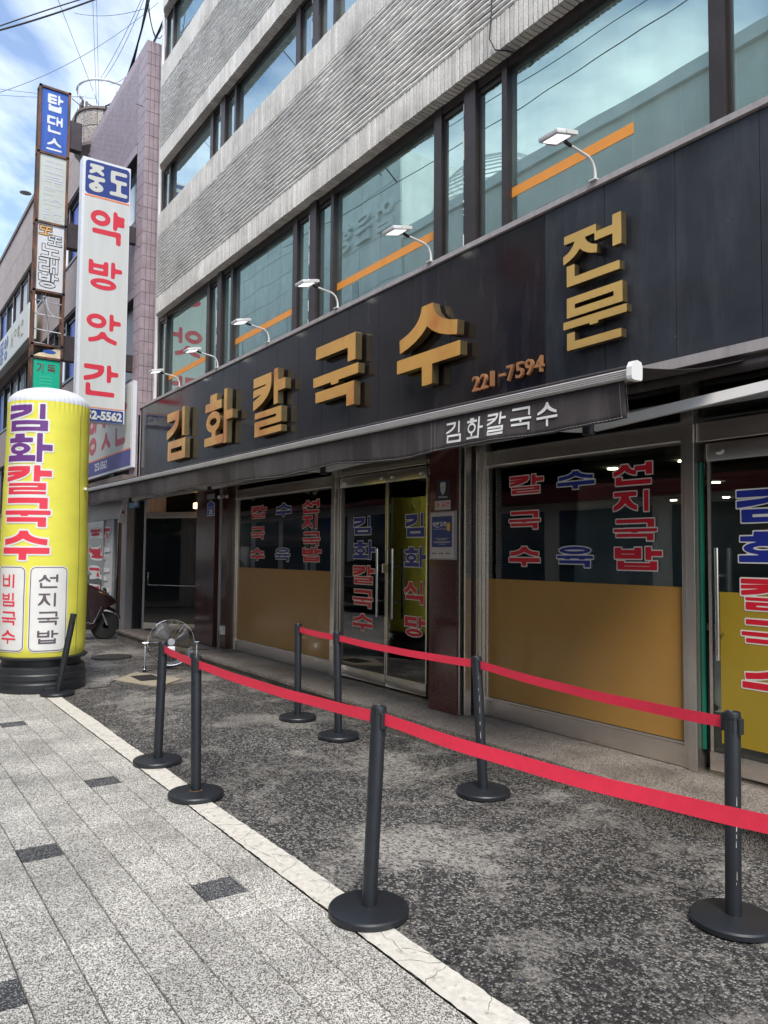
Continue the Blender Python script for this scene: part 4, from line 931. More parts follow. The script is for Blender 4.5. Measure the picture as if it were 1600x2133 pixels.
sh = [(-.038, .05), (0, .056), (.038, .05), (.038, 0), (.030, -.035), (0, -.066), (-.030, -.035), (-.038, 0)]
MB().prism([(p[0] - 5.8875, p[1] + 2.238) for p in sh], fn, 0, .001).build('shield', 'pale', o); MB().lathe([(.006, 0), (.006, .0016), (0, .0016)], (-5.8875, PY - .0045, 2.240), 12, (0, -1, 0)).build('dot', 'navy', o)
latin('GIGAeyes', o, fn, -5.955, 2.140, .135, .026, ['pale'], d=(0, .001), off=.02)
o = plate('no_smoking_sticker', -6.01, -5.78, 2.035, 2.122, 'pale', 'small pale no-smoking sticker under the navy plate', 'sticker', t=.0015)
fn = FAC(PY - .0017); c = (-5.965, 2.088); n = 26
MB().prism(ell(c[0], c[1], .026, .026), fn, 0, .0008, [ell(c[0], c[1], .020, .020)]).build('ring', 'st_red', o); MB().beam((c[0] - .017, PY - .0022, c[1] + .015), (c[0] + .017, PY - .0022, c[1] - .015), .0006, .006).build('bar', 'st_red', o); MB().box(c[0] - .013, c[0] + .014, PY - .0023, PY - .0018, c[1] - .003, c[1] + .003).build('cigarette', 'tb_black', o)
for k, ch in enumerate('금연'): letter(ch, o, fn, -5.905 + k * .068, 2.064, .046, .044, ['st_red'], d=(0, .0008), th=.13, tv=.13, n=40)
e = empty('price_poster', (-5.87, PY, 1.58), 'blue and white notice in a clear acrylic frame on the granite pillar', 'poster')
MB().bbox(-6.075, -5.69, PY - .012, PY - .0003, 1.575, 2.02, .002).build('frame', 'acry', e); MB().box(-6.06, -5.715, PY - .0135, PY - .0122, 1.588, 2.008).build('paper', 'pale', e)
MB().box(-6.038, -5.742, PY - .0145, PY - .0137, 1.69, 1.975).build('blue_panel', 'poster_b', e); fn = FAC(PY - .0146)
for k, ch in enumerate('착한가격'): letter(ch, e, fn, -6.025 + k * .052, 1.873, .048, .052, ['white'], d=(0, .0006), th=.11, tv=.10, n=40)
MB().prism([(-5.815, 1.905), (-5.787, 1.918), (-5.765, 1.90), (-5.775, 1.835), (-5.815, 1.845)], fn, 0, .0008).build('price_tag', 'tag_y', e)
b = MB()
for (z_, x0, x1) in ((1.855, -6.02, -5.83), (1.768, -5.99, -5.79), (1.755, -5.96, -5.82), (1.737, -6.02, -5.76), (1.729, -6.0, -5.78), (1.715, -5.93, -5.85)):
    x = x0
    while x < x1: l = R.uniform(.006, .016); b.box(x, x + l, PY - .0152, PY - .0147, z_, z_ + .0055); x += l + .004
b.build('fine_print', 'pale', e)
b = MB()
for x0 in (-6.02, -5.92, -5.82):
    b.lathe([(.008, 0), (.008, .0006), (0, .0006)], (x0, PY - .0137, 1.632), 10, (0, -1, 0)); b.box(x0 + .014, x0 + .052, PY - .0143, PY - .0138, 1.628, 1.636)
b.build('fine_print', 'tb_black', e)
b = MB()
for x0 in (-6.066, -5.70): b.lathe([(.007, 0), (.007, .006), (0, .007)], (x0, PY - .012, 1.584), 12, (0, -1, 0))
b.build('screw', 'steel_b', e)
for o in list(bpy.data.objects):
    if o.name in ('security_plate', 'no_smoking_sticker', 'price_poster'): o.location.x += .262
# left pier, pipes, outlet, number plates, camera
P = empty('left_pier', (-11.4, 4.6, .185), 'dark red granite pier with drain pipes between entrance and left window', 'pier')
MB().bbox(-12.07, -11.315, 4.60, 5.1, .187, 2.93, .003).build('granite_slab', 'red_granite', P)
MB().box(-11.315, -11.18, 4.74, 5.1, .187, 2.93).build('slot', 'dark', P)
for x in (-11.27, -11.19): MB().tube([(x, 4.68, .19), (x, 4.68, 2.93)], .022, 10).build('pipe', 'alu_grey', P, smooth=.6)
MB().bbox(-11.165, -10.975, 4.66, 5.1, .187, 2.93, .003).build('granite_slab', 'red_granite', P)
o = tag(MB().bbox(-11.07, -10.96, 4.615, 4.66, .40, .53, .008).build('outdoor_socket', 'white'), 'white outdoor electrical socket low on the dark pier', 'electrical socket')
MB().bbox(-11.05, -10.99, 4.60, 4.615, .46, .53, .004).build('plug', 'white', o)
fn = FAC(4.595); o = tag(MB().prism([(-11.40 + a, 2.19 + b_) for a, b_ in ((-.40, 0), (-.10, 0), (-.10, .19), (-.25, .245), (-.40, .19))], FAC(4.598), 0, .004).build('house_number_plate', 'white'), 'blue pentagonal house number plate reading 28 on the left pier', 'number plate')
MB().prism([(-11.40 + a, 2.19 + b_) for a, b_ in ((-.385, .015), (-.115, .015), (-.115, .185), (-.25, .232), (-.385, .185))], FAC(4.594), 0, .001).build('blue_face', 'blue_sig', o)
latin('28', o, FAC(4.5925), -11.725, 2.215, .15, .085, ['white'], d=(0, .001), off=.03)
MB().box(-11.765, -11.535, 4.5915, 4.593, 2.325, 2.33).build('rule', 'white', o)
o.location = (.185, 0, 0)
tag(MB().box(-11.615, -11.315, 4.590, 4.598, 2.45, 2.53).build('grey_plate', 'alu_grey'), 'small grey plate above the blue 28 number plate', 'plate')
e = empty('security_camera', (-11.15, 4.5, 2.5), 'small security camera under the awning beside the number plate', 'camera')
MB().lathe([(.03, 0), (.03, .02), (.012, .03), (.012, .06)], (-10.95, 4.65, 2.47), 14, (0, -1, 0)).build('mount', 'white', e); MB().tube([(-10.95, 4.58, 2.47), (-10.87, 4.48, 2.44)], .028, 12).build('body', 'white', e)
# --- restaurant interior
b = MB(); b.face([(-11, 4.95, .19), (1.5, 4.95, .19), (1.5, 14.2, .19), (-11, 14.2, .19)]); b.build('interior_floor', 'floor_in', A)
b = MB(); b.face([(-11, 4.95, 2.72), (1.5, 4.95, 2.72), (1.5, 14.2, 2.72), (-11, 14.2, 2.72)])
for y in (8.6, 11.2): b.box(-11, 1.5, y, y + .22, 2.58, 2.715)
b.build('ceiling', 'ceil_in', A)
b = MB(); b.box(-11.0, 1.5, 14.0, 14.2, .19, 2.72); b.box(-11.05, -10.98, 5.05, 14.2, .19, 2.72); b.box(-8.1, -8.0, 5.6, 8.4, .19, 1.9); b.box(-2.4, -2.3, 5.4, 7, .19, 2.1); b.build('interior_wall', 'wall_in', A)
bulb = None
for x, y in ((-7.38, 7.78), (-6.36, 7.81), (-5.34, 7.79), (-9.2, 13.08), (-8.14, 13.14), (-10.9, 5.4), (-10.6, 5.66), (-4.2, 7.8), (-6.6, 10.4), (-3.0, 7.8), (-9.4, 10.4), (-2.2, 10.4)):
    if bulb is None: q = MB().lathe([(.06, 0), (.06, -.012), (0, -.014)], (0, 0, 0), 16).build('downlight', 'bulb'); q.parent = A; bulb = q.data; q.location = Vector((x, y, 2.715)) - A.location
    else: inst('downlight', bulb, (x, y, 2.715), A)
def table_set(x, y, lb):
    e = empty('dining_table', (x, y, .19), lb, 'table')
    MB().bbox(x - .6, x + .6, y - .35, y + .35, .90, .935, .006).build('table_top', 'wood', e)
    for a in (-.5, .5):
        for c_ in (-.28, .28): MB().box(x + a - .025, x + a + .025, y + c_ - .025, y + c_ + .025, .19, .90).build('leg', 'wood', e)
table_set(-9.4, 7.4, 'dark wooden dining table seen dimly through the left window above the film'); table_set(-4.4, 7.0, 'dark wooden dining table seen dimly through the right window above the film')
o = tag(MB().bbox(-2.72, -2.02, 5.75, 6.3, .19, 2.05, .04).build('water_cooler', 'green_sheet'), 'tall pale green appliance just inside the right glass door', 'appliance')
o = tag(MB().lathe([(.13, 0), (.15, .1), (.16, .62), (.12, .66)], (-6.40, 5.25, .19), 14).build('umbrella_bag_stand', 'green_sheet'), 'green plastic-bag dispenser standing behind the double glass door', 'dispenser')

# --- stair entrance at the left end
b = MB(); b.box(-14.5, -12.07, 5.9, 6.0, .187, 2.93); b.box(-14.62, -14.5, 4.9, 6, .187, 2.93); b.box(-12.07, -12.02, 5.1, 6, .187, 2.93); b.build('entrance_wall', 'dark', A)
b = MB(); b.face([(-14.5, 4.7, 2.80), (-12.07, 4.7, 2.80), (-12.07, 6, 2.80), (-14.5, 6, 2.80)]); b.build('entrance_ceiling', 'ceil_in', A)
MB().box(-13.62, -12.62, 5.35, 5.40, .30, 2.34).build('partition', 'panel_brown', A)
MB().bbox(-13.3, -12.5, 5.0, 5.2, 2.40, 2.50, .01).build('entrance_lamp', 'tube', A)
MB().bbox(-14.64, -14.44, 4.55, 4.9, .187, 2.93, .004).build('door_jamb', 'strip', A)
def leaf(h, ang, w_, zt, matf, label):
    """open glass door leaf hinged at h, swung out by ang"""
    e = empty('open_glass_door', h, label, 'door'); b = MB(); X = h[0]; Yh = h[1]
    b.bbox(X, X + w_, Yh - .02, Yh + .02, .215, .33, .003); b.bbox(X, X + w_, Yh - .02, Yh + .02, zt - .11, zt, .003); b.build('rail', matf, e)
    MB().box(X + .005, X + w_ - .005, Yh - .005, Yh + .005, .33, zt - .11).build('pane', 'glass_dark', e)
    b = MB(); b.tube([(X + .12, Yh - .06, 1.25), (X + .12, Yh - .06, 1.02), (X + w_ - .15, Yh - .06, 1.02)], .010, 8); b.tube([(X + .12, Yh - .06, 1.24), (X + .12, Yh + .0, 1.24)], .008, 8); b.build('handle', 'steel_b', e, smooth=.8)
    e.rotation_euler = (0, 0, ang); return e
leaf((-14.42, 4.52, .2), math.radians(36), 1.28, 2.36, 'steel', 'open glass door leaf with steel rails and an L-shaped handle at the stair entrance')
e = empty('wooden_door', (-14.3, 5.5, .19), 'brown wood-framed door seen through the open glass leaf', 'door')
b = MB(); b.bbox(-14.45, -14.36, 5.3, 5.4, .19, 2.4, .006); b.bbox(-13.93, -13.80, 5.3, 5.4, .19, 2.4, .006); b.bbox(-14.36, -13.93, 5.3, 5.4, .19, .42, .006); b.bbox(-14.36, -13.93, 5.3, 5.4, 2.2, 2.4, .006); b.build('door_frame', 'wood', e); MB().box(-14.36, -13.93, 5.34, 5.35, .42, 2.2).build('pane', 'glass_g', e)

# ================================================================== STREET THINGS
def stanchion():
    e = empty('barrier_post', (0, 0, 0), '', 'barrier post', 'belt barrier posts standing in front of the restaurant')
    MB().lathe([(0, .0), (.176, 0), (.182, .006), (.183, .026), (.178, .034), (.168, .0375), (.05, .041), (.036, .043)], (0, 0, 0), 64).build('base', 'post', e, smooth=.5)
    p = MB().lathe([(.0345, .04), (.0345, .885), (.0335, .888), (.0335, .895), (.035, .897), (.035, .921), (.0325, .926), (.027, .9265), (.025, .922), (0, .921)], (0, 0, 0), 36).build('pole', 'post', e, smooth=.5)
    b = MB(); b.bbox(-.052, -.034, -.011, .011, .835, .915, .003); b.bbox(.034, .046, -.016, .016, .83, .90, .003)
    for a in (.8, 2.4, 3.9, 5.4): b.tube([(.0352 * math.cos(a), .0352 * math.sin(a), z) for z in (.84, .905)], .0035, 6)
    b.build('belt_clip', 'plastic', p)
    return e
posts = [((-2.995, 1.987), .039, 'tallest-looking black barrier post, nearest the camera on the white line'), ((-5.037, 1.956), -.017, 'black barrier post with a rusty base collar, second from camera on the white line'), ((-5.988, 2.011), .022, 'black barrier post on the white line with the short pink-red belt end clipped to it'),
         ((-9.40, 1.990), .16, 'black barrier post leaning to the right against the yellow inflatable'), ((-9.72, 1.22), .05, 'black barrier post cut by the left edge of the picture'),
         ((-2.031, 3.284), .010, 'black barrier post at the right, beside the glass door with the long handle'), ((-4.037, 3.602), -.047, 'scratched black barrier post standing in front of the granite pillar'), ((-5.955, 3.614), -.024, 'black barrier post in front of the double glass door'), ((-6.834, 3.678), -.009, 'farthest black barrier post by the shop step, left of the double door'),
         ((-1.08, 2.18), .0, 'black barrier post just beyond the right edge of the picture')]
p0 = stanchion(); index_tree(); PO = []
for k, ((x, y), lean, lb) in enumerate(posts):
    o = p0 if k == 0 else dup(p0); o.location = (x, y, .003 if y > 1.9 else 0); o['label'] = lb; PO.append(o)
MB().lathe([(.0355, .0433), (.041, .0428), (.0415, .0420)], (-5.037, 1.956, .003), 32).build('rust_stain', 'rust', PO[1])
index_tree()
for o, (_, lean, _) in zip(PO, posts):
    ax = Vector((rh.y, -rh.x, 0)) * -1
    for c in CH[o.name]:
        if c.name.startswith('pole'):
            c.rotation_mode = 'QUATERNION'; from mathutils import Quaternion
            c.rotation_quaternion = Quaternion(Vector((0, 0, 1)).cross(Vector((rh.x, rh.y, 0))), math.atan2(lean, .92))
def tip(k, z=.872):
    (x, y), lean, _ = posts[k]; return Vector((x + rh.x * lean * z / .92, y + rh.y * lean * z / .92, z + .003))
def belt(k, j, sag, lab, tw=0.):
    a = tip(k); c = tip(j); d = (c - a).normalized(); a = a + d * .045; c = c - d * .038; n = 30; b = MB(); side = Vector((-d.y, d.x, 0)).normalized(); vs = []
    for i in range(n + 1):
        t = i / n; p = a.lerp(c, t); p.z -= sag * 4 * t * (1 - t); wv = .003 * math.sin(t * 19); lz = math.sin(tw * math.sin(PI * t)); h = .0270 * (1 - .25 * max(0, 1 - t * 12) * math.sin(t * 80) ** 2)
        up = Vector((0, 0, 1)) * math.cos(tw * math.sin(PI * t)) + side * lz
        for s in (-1, -.33, .33, 1): vs.append(p + up * h * s + side * wv)
    b.add(vs, [(i * 4 + q, i * 4 + 4 + q, i * 4 + 5 + q, i * 4 + 1 + q) for i in range(n) for q in range(3)])
    o = b.build('belt', 'belt', PO[k]); o['label'] = lab
for k, zs in ((6, (.30, .38, .47, .55, .63, .70, .78)), (5, (.18, .20, .34, .38, .41, .45, .52))):
    pl = [c for c in CH[PO[k].name] if c.name.startswith('pole')][0]; b = MB(); o_ = wloc(pl)
    for z in zs:
        a = math.radians(-35 + R.uniform(-4, 4)); l = R.uniform(.01, .055); w2_ = R.uniform(.0006, .0014)
        p = Vector((math.cos(a), math.sin(a), 0)) * .0348; q_ = Vector((-math.sin(a), math.cos(a), 0)) * w2_
        b.face([o_ + p - q_ + Vector((0, 0, z)), o_ + p + q_ + Vector((0, 0, z)), o_ + p + q_ * .6 + Vector((0, 0, z + l)), o_ + p - q_ * .6 + Vector((0, 0, z + l))])
    b.build('scratch', 'seal', pl)
belt(2, 1, .004, 'short red belt'); belt(1, 0, .018, 'red belt'); belt(0, 9, .028, 'wide bright red belt', .12)
belt(8, 7, .006, 'short dark red belt'); belt(7, 6, .014, 'dark red belt'); belt(6, 5, .022, 'dark red belt')

# inflatable advertising column
IC = (-10.05, 1.935); IR = .485
I = empty('inflatable_column', (IC[0], IC[1], 0), 'yellow inflatable advertising column with a white domed top and Korean menu lettering', 'inflatable sign')
MB().lathe([(.0, 0), (.50, 0), (.505, .02), (.505, .10), (.497, .115), (.497, .135), (.505, .15), (.502, .20), (.492, .215), (.490, .27), (.46, .295), (.44, .30), (.44, .365), (.50, .372), (.515, .385), (.515, .40), (.48, .41), (0, .41)], (*IC, 0), 72).build('blower_base', 'plastic', I, smooth=.45)
MB().bbox(IC[0] + .44, IC[0] + .56, IC[1] - .06, IC[1] + .12, .0, .075, .01).build('switch_box', 'plastic', I)
def bodyr(z, a):
    t = min(1, max(0, (z - .41) / .1)); r = IR * (.97 + .03 * math.sin(PI * t / 2)) + .006 * math.sin((z - .4) * 1.9) - (.02 * (z / 3.3) ** 2)
    r += .0030 * math.sin(3.1 * z + 3 * a) + .0012 * math.sin(11 * z - 4 * a) + .0008 * math.sin(23 * z + 9 * a)
    if z > 3.22: r += .0035 * math.sin(a * 46 + 2 * math.sin(3 * a)) * min(1, (z - 3.22) / .12)
    return r
def body(z0, z1, nz, name, m, top=False):
    b = MB(); n = 220; vs = []
    for j in range(nz + 1):
        z = z0 + (z1 - z0) * j / nz
        for k in range(n):
            a = 2 * PI * k / n; r = bodyr(z, a); vs.append((IC[0] + r * math.cos(a), IC[1] + r * math.sin(a), z))
    b.add(vs, [(j * n + k, j * n + (k + 1) % n, (j + 1) * n + (k + 1) % n, (j + 1) * n + k) for j in range(nz) for k in range(n)]); return b.build(name, m, I, smooth=2)
body(.405, 3.37, 92, 'column', 'yellow')
b = MB(); n = 160; vs = []; nz = 16
for j in range(nz + 1):
    t = j / nz * PI / 2
    for k in range(n):
        a = 2 * PI * k / n; r = bodyr(3.37, a) * math.cos(t) ** .8 if j < nz else .001; vs.append((IC[0] + r * math.cos(a), IC[1] + r * math.sin(a), 3.37 + .215 * math.sin(t) ** 1.0))
b.add(vs, [(j * n + k, j * n + (k + 1) % n, (j + 1) * n + (k + 1) % n, (j + 1) * n + k) for j in range(nz) for k in range(n)]); b.build('dome', 'cap', I, smooth=2)
def cylf(a0):
    def fn(u, v, d):
        a = a0 + u / IR; z = v; r = bodyr(z, a) + .004 + d; return (IC[0] + r * math.cos(a), IC[1] + r * math.sin(a), z)
    return fn
A0 = math.radians(-38)
for k, (ch, m, z0, z1) in enumerate((('김', 'purple', 3.01, 3.325), ('화', 'purple', 2.65, 2.985), ('칼', 'prt_red', 2.275, 2.61), ('국', 'prt_red', 1.90, 2.235), ('수', 'prt_red', 1.52, 1.855))):
    letter(ch, I, cylf(A0), -.30, z0, .58, z1 - z0, [m, 'white'], d=(0, .0015), th=.21, tv=.20, outline=.020, n=70, bent=True)
def rrect(x0, y0, x1, y1, r): 
    P = []
    for cx, cy, a in ((x1 - r, y0 + r, -90), (x1 - r, y1 - r, 0), (x0 + r, y1 - r, 90), (x0 + r, y0 + r, 180)):
        P += [(cx + r * math.cos(math.radians(a + q * 15)), cy + r * math.sin(math.radians(a + q * 15))) for q in range(7)]
    return P
def bent_shape(poly, fn, d, step=.02):
    p = np.array(poly); xs = np.arange(p[:, 0].min() - step, p[:, 0].max() + 2 * step, step); ys = np.arange(p[:, 1].min() - step, p[:, 1].max() + 2 * step, step); gx, gy = np.meshgrid(xs, ys)
    b = MB()
    for P in cells(xs, ys, sdf([poly], gx, gy)): b.face([fn(q[0], q[1], d) for q in P])
    return b
for a0, m, txt in ((math.radians(-4), 'prt_grey', '선지국밥'), (math.radians(-58), 'prt_red', '비빔국수')):
    fn = cylf(a0)
    for k, (gr, mm) in enumerate(((.022, 'white'), (.010, 'prt_grey'), (0, 'white'))):
        bent_shape(rrect(-.19 - gr, .49 - gr, .19 + gr, 1.43 + gr, .05 + gr), fn, .0008 * k).build('menu_panel' if k == 0 else 'panel_print', mm, I)
    for q, ch in enumerate(txt): letter(ch, I, fn, -.11, 1.20 - q * .212, .22, .155, [m, m], d=(0, .004), th=.13, tv=.13, n=46, bent=True)
MB().bbox(IC[0] + .30, IC[0] + .33, IC[1] + .36, IC[1] + .39, 2.36, 2.39, .003).build('valve', 'white', I)
b = MB(); fn = cylf(math.radians(38)); b.tube([fn(0, .45 + i * .1, .001) for i in range(29)], .0018, 5); b.build('seam', 'plastic', I)

# floor fan
FX, FY = -10.62, 3.72
e = empty('floor_fan', (FX, FY, 0), 'chrome wire-cage floor fan on a U-shaped stand in front of the entrance', 'fan')
ax = Vector((.93, -.30, .14)).normalized(); fc = Vector((FX, FY, .375)); fr_ = .315
u = Vector((0, 0, 1)).cross(ax).normalized(); v = ax.cross(u)
def ring(r, off, tr, n=48): return [fc + ax * off + (u * math.cos(2 * PI * k / n) + v * math.sin(2 * PI * k / n)) * r for k in range(n)]
b = MB()
for r, off in [(fr_, 0), (fr_ * .985, .03), (fr_ * .985, -.03)]: b.tube(ring(r, off, 0), .0045, 6, closed=True)
for q in range(1, 15): r = .06 + (fr_ - .07) * q / 15; b.tube(ring(r, .085 - .055 * (r / fr_) ** 2.5, 0, 40), .0019, 4, closed=True)
for q in range(1, 9): r = .06 + (fr_ - .07) * q / 9; b.tube(ring(r, -.085 + .055 * (r / fr_) ** 2.5, 0, 40), .0013, 4, closed=True)
for k in range(20):
    a = 2 * PI * k / 20; dr = u * math.cos(a) + v * math.sin(a)
    for s in (1, -1): b.tube([fc + dr * r + ax * s * (.085 - .055 * (r / fr_) ** 2.5) for r in (.05, .14, .22, fr_)], .0016 if k % 2 else .0028, 4)
b.build('cage', 'chrome', e, smooth=.9)
MB().lathe([(.052, .078), (.052, .092), (.045, .098), (0, .1)], fc, 28, ax).build('badge', 'alu_grey', e, smooth=.5)
MB().lathe([(.0, -.19), (.06, -.185), (.068, -.16), (.068, -.06), (.05, -.02), (0, -.02)], fc, 24, ax).build('motor', 'plastic', e, smooth=.5)
for k in range(3):
    b = MB(); vs = []
    for i in range(7):
        for j in range(5):
            r = .05 + .22 * i / 6; a = 2 * PI * k / 3 + (j / 4 - .5) * (1.15 if i else .7) + .25 * i / 6; vs.append(fc + (u * math.cos(a) + v * math.sin(a)) * r + ax * (-.02 + .055 * (j / 4 - .5)))
    b.add(vs, [(i * 5 + j, i * 5 + 5 + j, i * 5 + 6 + j, i * 5 + 1 + j) for i in range(6) for j in range(4)]); o = b.build('blade', mat('smoke_grey_plastic', (.10, .10, .10), .35), e, smooth=2); sm = o.modifiers.new('t', 'SOLIDIFY'); sm.thickness = .003
b = MB(); L0 = fc + u * .345; R0 = fc - u * .345
hh = Vector((u.x, u.y, 0)).normalized(); bk = Vector((ax.x, ax.y, 0)).normalized()
for s in (1, -1):
    p = fc + u * .345 * s; b.tube([p, p + Vector((0, 0, -.05)), Vector((p.x, p.y, .1)) + bk * .03, Vector((p.x, p.y, .02)) + bk * .06], .011, 8)
    b.tube([Vector((p.x, p.y, .018)) + bk * .17, Vector((p.x, p.y, .018)) - bk * .17], .012, 8); b.tube([fc + u * .30 * s, p + u * .03 * s], .014, 8)
b.build('stand', 'chrome', e, smooth=.9)
b = MB()
for s in (1, -1):
    for q in (1, -1):
        p = fc + u * .345 * s + bk * .17 * q; b.bbox(p.x - .02, p.x + .02, p.y - .02, p.y + .02, .0, .034, .005)
b.build('foot', 'rubber', e)
# gloves lying on the fan, power cable
o = MB(); 
for k in range(4): o.tube([fc + ax * .115 + v * (-.06 - .03 * q) + u * (-.05 + .028 * k) + ax * .01 * math.sin(q) for q in range(4)], [.015, .018, .017, .011], 8)
tag(o.build('work_glove', 'cap', None, smooth=2), 'pale work glove hanging at the front of the floor fan', 'glove')
pts = [(-9.60, 2.36, .012), (-9.62, 2.62, .010), (-9.9, 2.72, .010), (-10.2, 2.95, .010), (-10.45, 3.25, .012), (-10.7, 3.55, .012), (-10.9, 3.9, .012), (-10.98, 4.09, .06), (-11.0, 4.13, .20), (-11.05, 4.35, .195), (-11.08, 4.56, .2), (-11.03, 4.59, .45)]
def smoothpts(p, n=6):
    out = []
    for i in range(len(p) - 1):
        a, b_, c, d = [Vector(p[max(0, min(len(p) - 1, i + k))]) for k in (-1, 0, 1, 2)]
        for q in range(n): t = q / n; out.append(.5 * ((2 * b_) + (c - a) * t + (2 * a - 5 * b_ + 4 * c - d) * t * t + (-a + 3 * b_ - 3 * c + d) * t ** 3))
    out.append(Vector(p[-1])); return out
tag(MB().tube(smoothpts(pts), .0045, 6).build('power_cable', 'cable', None, smooth=2), 'thin black power cable snaking over the asphalt from inflatable to pier', 'cable')

# scooter parked nose-in towards the step
e = empty('scooter', (-14.9, 3.35, 0), 'dark maroon scooter parked behind the yellow inflatable, nose towards the step', 'scooter')
SX = -14.9; SF = lambda u, v, d: (SX + d, 3.35 + u, v)
def sprism(poly, wd, nm, m, x=0., bev=.02, par=None):
    t = MB().prism(poly, SF, x - wd / 2, x + wd / 2); o = t.build(nm, m, par or e, smooth=.6); bv = o.modifiers.new('b', 'BEVEL'); bv.width = bev; bv.segments = 3; bv.limit_method = 'ANGLE'; return o
def wheel(y, par_n):
    t = MB().lathe([(.19, -.05), (.235, -.045), (.255, -.02), (.258, 0), (.255, .02), (.235, .045), (.19, .05)], (SX, y, .258), 40, (1, 0, 0)).build('wheel', 'rubber', e, smooth=.6)
    MB().lathe([(.195, -.045), (.18, -.03), (.06, -.03), (.05, -.05), (0, -.05)], (SX, y, .258), 32, (1, 0, 0)).build('rim', 'alu_grey', t, smooth=.5)
    MB().lathe([(.195, .045), (.18, .03), (.06, .03), (.05, .05), (0, .05)], (SX, y, .258), 32, (1, 0, 0)).build('rim', 'alu_grey', t, smooth=.5)
wheel(3.35 + .60, 1); wheel(3.35 - .62, 2)
sprism([(.30, .28), (.42, .30), (.56, .56), (.82, .70), (.60, .86), (.30, 1.02), (.10, 1.0), (.08, .86), (.22, .72), (.28, .5)], .30, 'leg_shield', 'scoot', bev=.05)
sprism([(.05, .62), (.30, .60), (.32, .30), (.16, .30), (.10, .40)], .22, 'inner_panel', 'scoot_k')
sprism([(-.75, .40), (-.3, .22), (.38, .20), (.44, .30), (.30, .34), (-.10, .34), (-.18, .55), (-.85, .62)], .26, 'body', 'scoot', bev=.05)
sprism([(-.80, .62), (-.15, .60), (-.12, .72), (-.5, .80), (-.82, .76)], .24, 'seat', 'scoot_k', bev=.04)
sprism([(.44, .46), (.60, .565), (.80, .48), (.88, .36), (.84, .50), (.66, .62), (.50, .60)], .13, 'front_fender', 'scoot', bev=.02)
b = MB()
for s in (-1, 1):
    b.tube([SF(.62, .27, .085 * s), SF(.47, .62, .075 * s)], .018, 8)
    b.tube([SF(.585, .585, .152 * s), SF(.50, .62, .155 * s), SF(.36, .32, .155 * s), SF(.28, .305, .155 * s)], .009, 6)
b.build('fork', 'chrome', e, smooth=.9)
b = MB(); b.tube([SF(.30, .98, 0), SF(.16, 1.14, 0)], .03, 10); b.tube([SF(.16, 1.15, -.12), SF(.16, 1.13, 0), SF(.16, 1.15, .12)], .018, 8); b.tube([SF(.08, 1.19, .32), SF(.15, 1.16, .12)], .017, 8); b.tube([SF(.08, 1.19, -.32), SF(.15, 1.16, -.12)], .017, 8)
b.tube([SF(.2, 1.15, .30), SF(.26, 1.17, .16)], .005, 6); b.build('handlebar', 'scoot_k', e, smooth=.9)
b = MB(); b.tube([SF(.14, 1.17, .2), SF(.13, 1.36, .26)], .006, 6); b.bbox(SX + .19, SX + .34, 3.35 + .10, 3.35 + .135, 1.34, 1.45, .015); b.tube([SF(.14, 1.17, -.2), SF(.13, 1.36, -.26)], .006, 6); b.bbox(SX - .34, SX - .19, 3.35 + .10, 3.35 + .135, 1.34, 1.45, .015)
b.build('mirror', 'chrome', e)
MB().lathe([(.07, 0), (.065, .03), (.04, .05), (0, .055)], SF(.56, .90, 0), 20, (0, .8, .45)).build('headlight', 'chrome', e, smooth=.6)

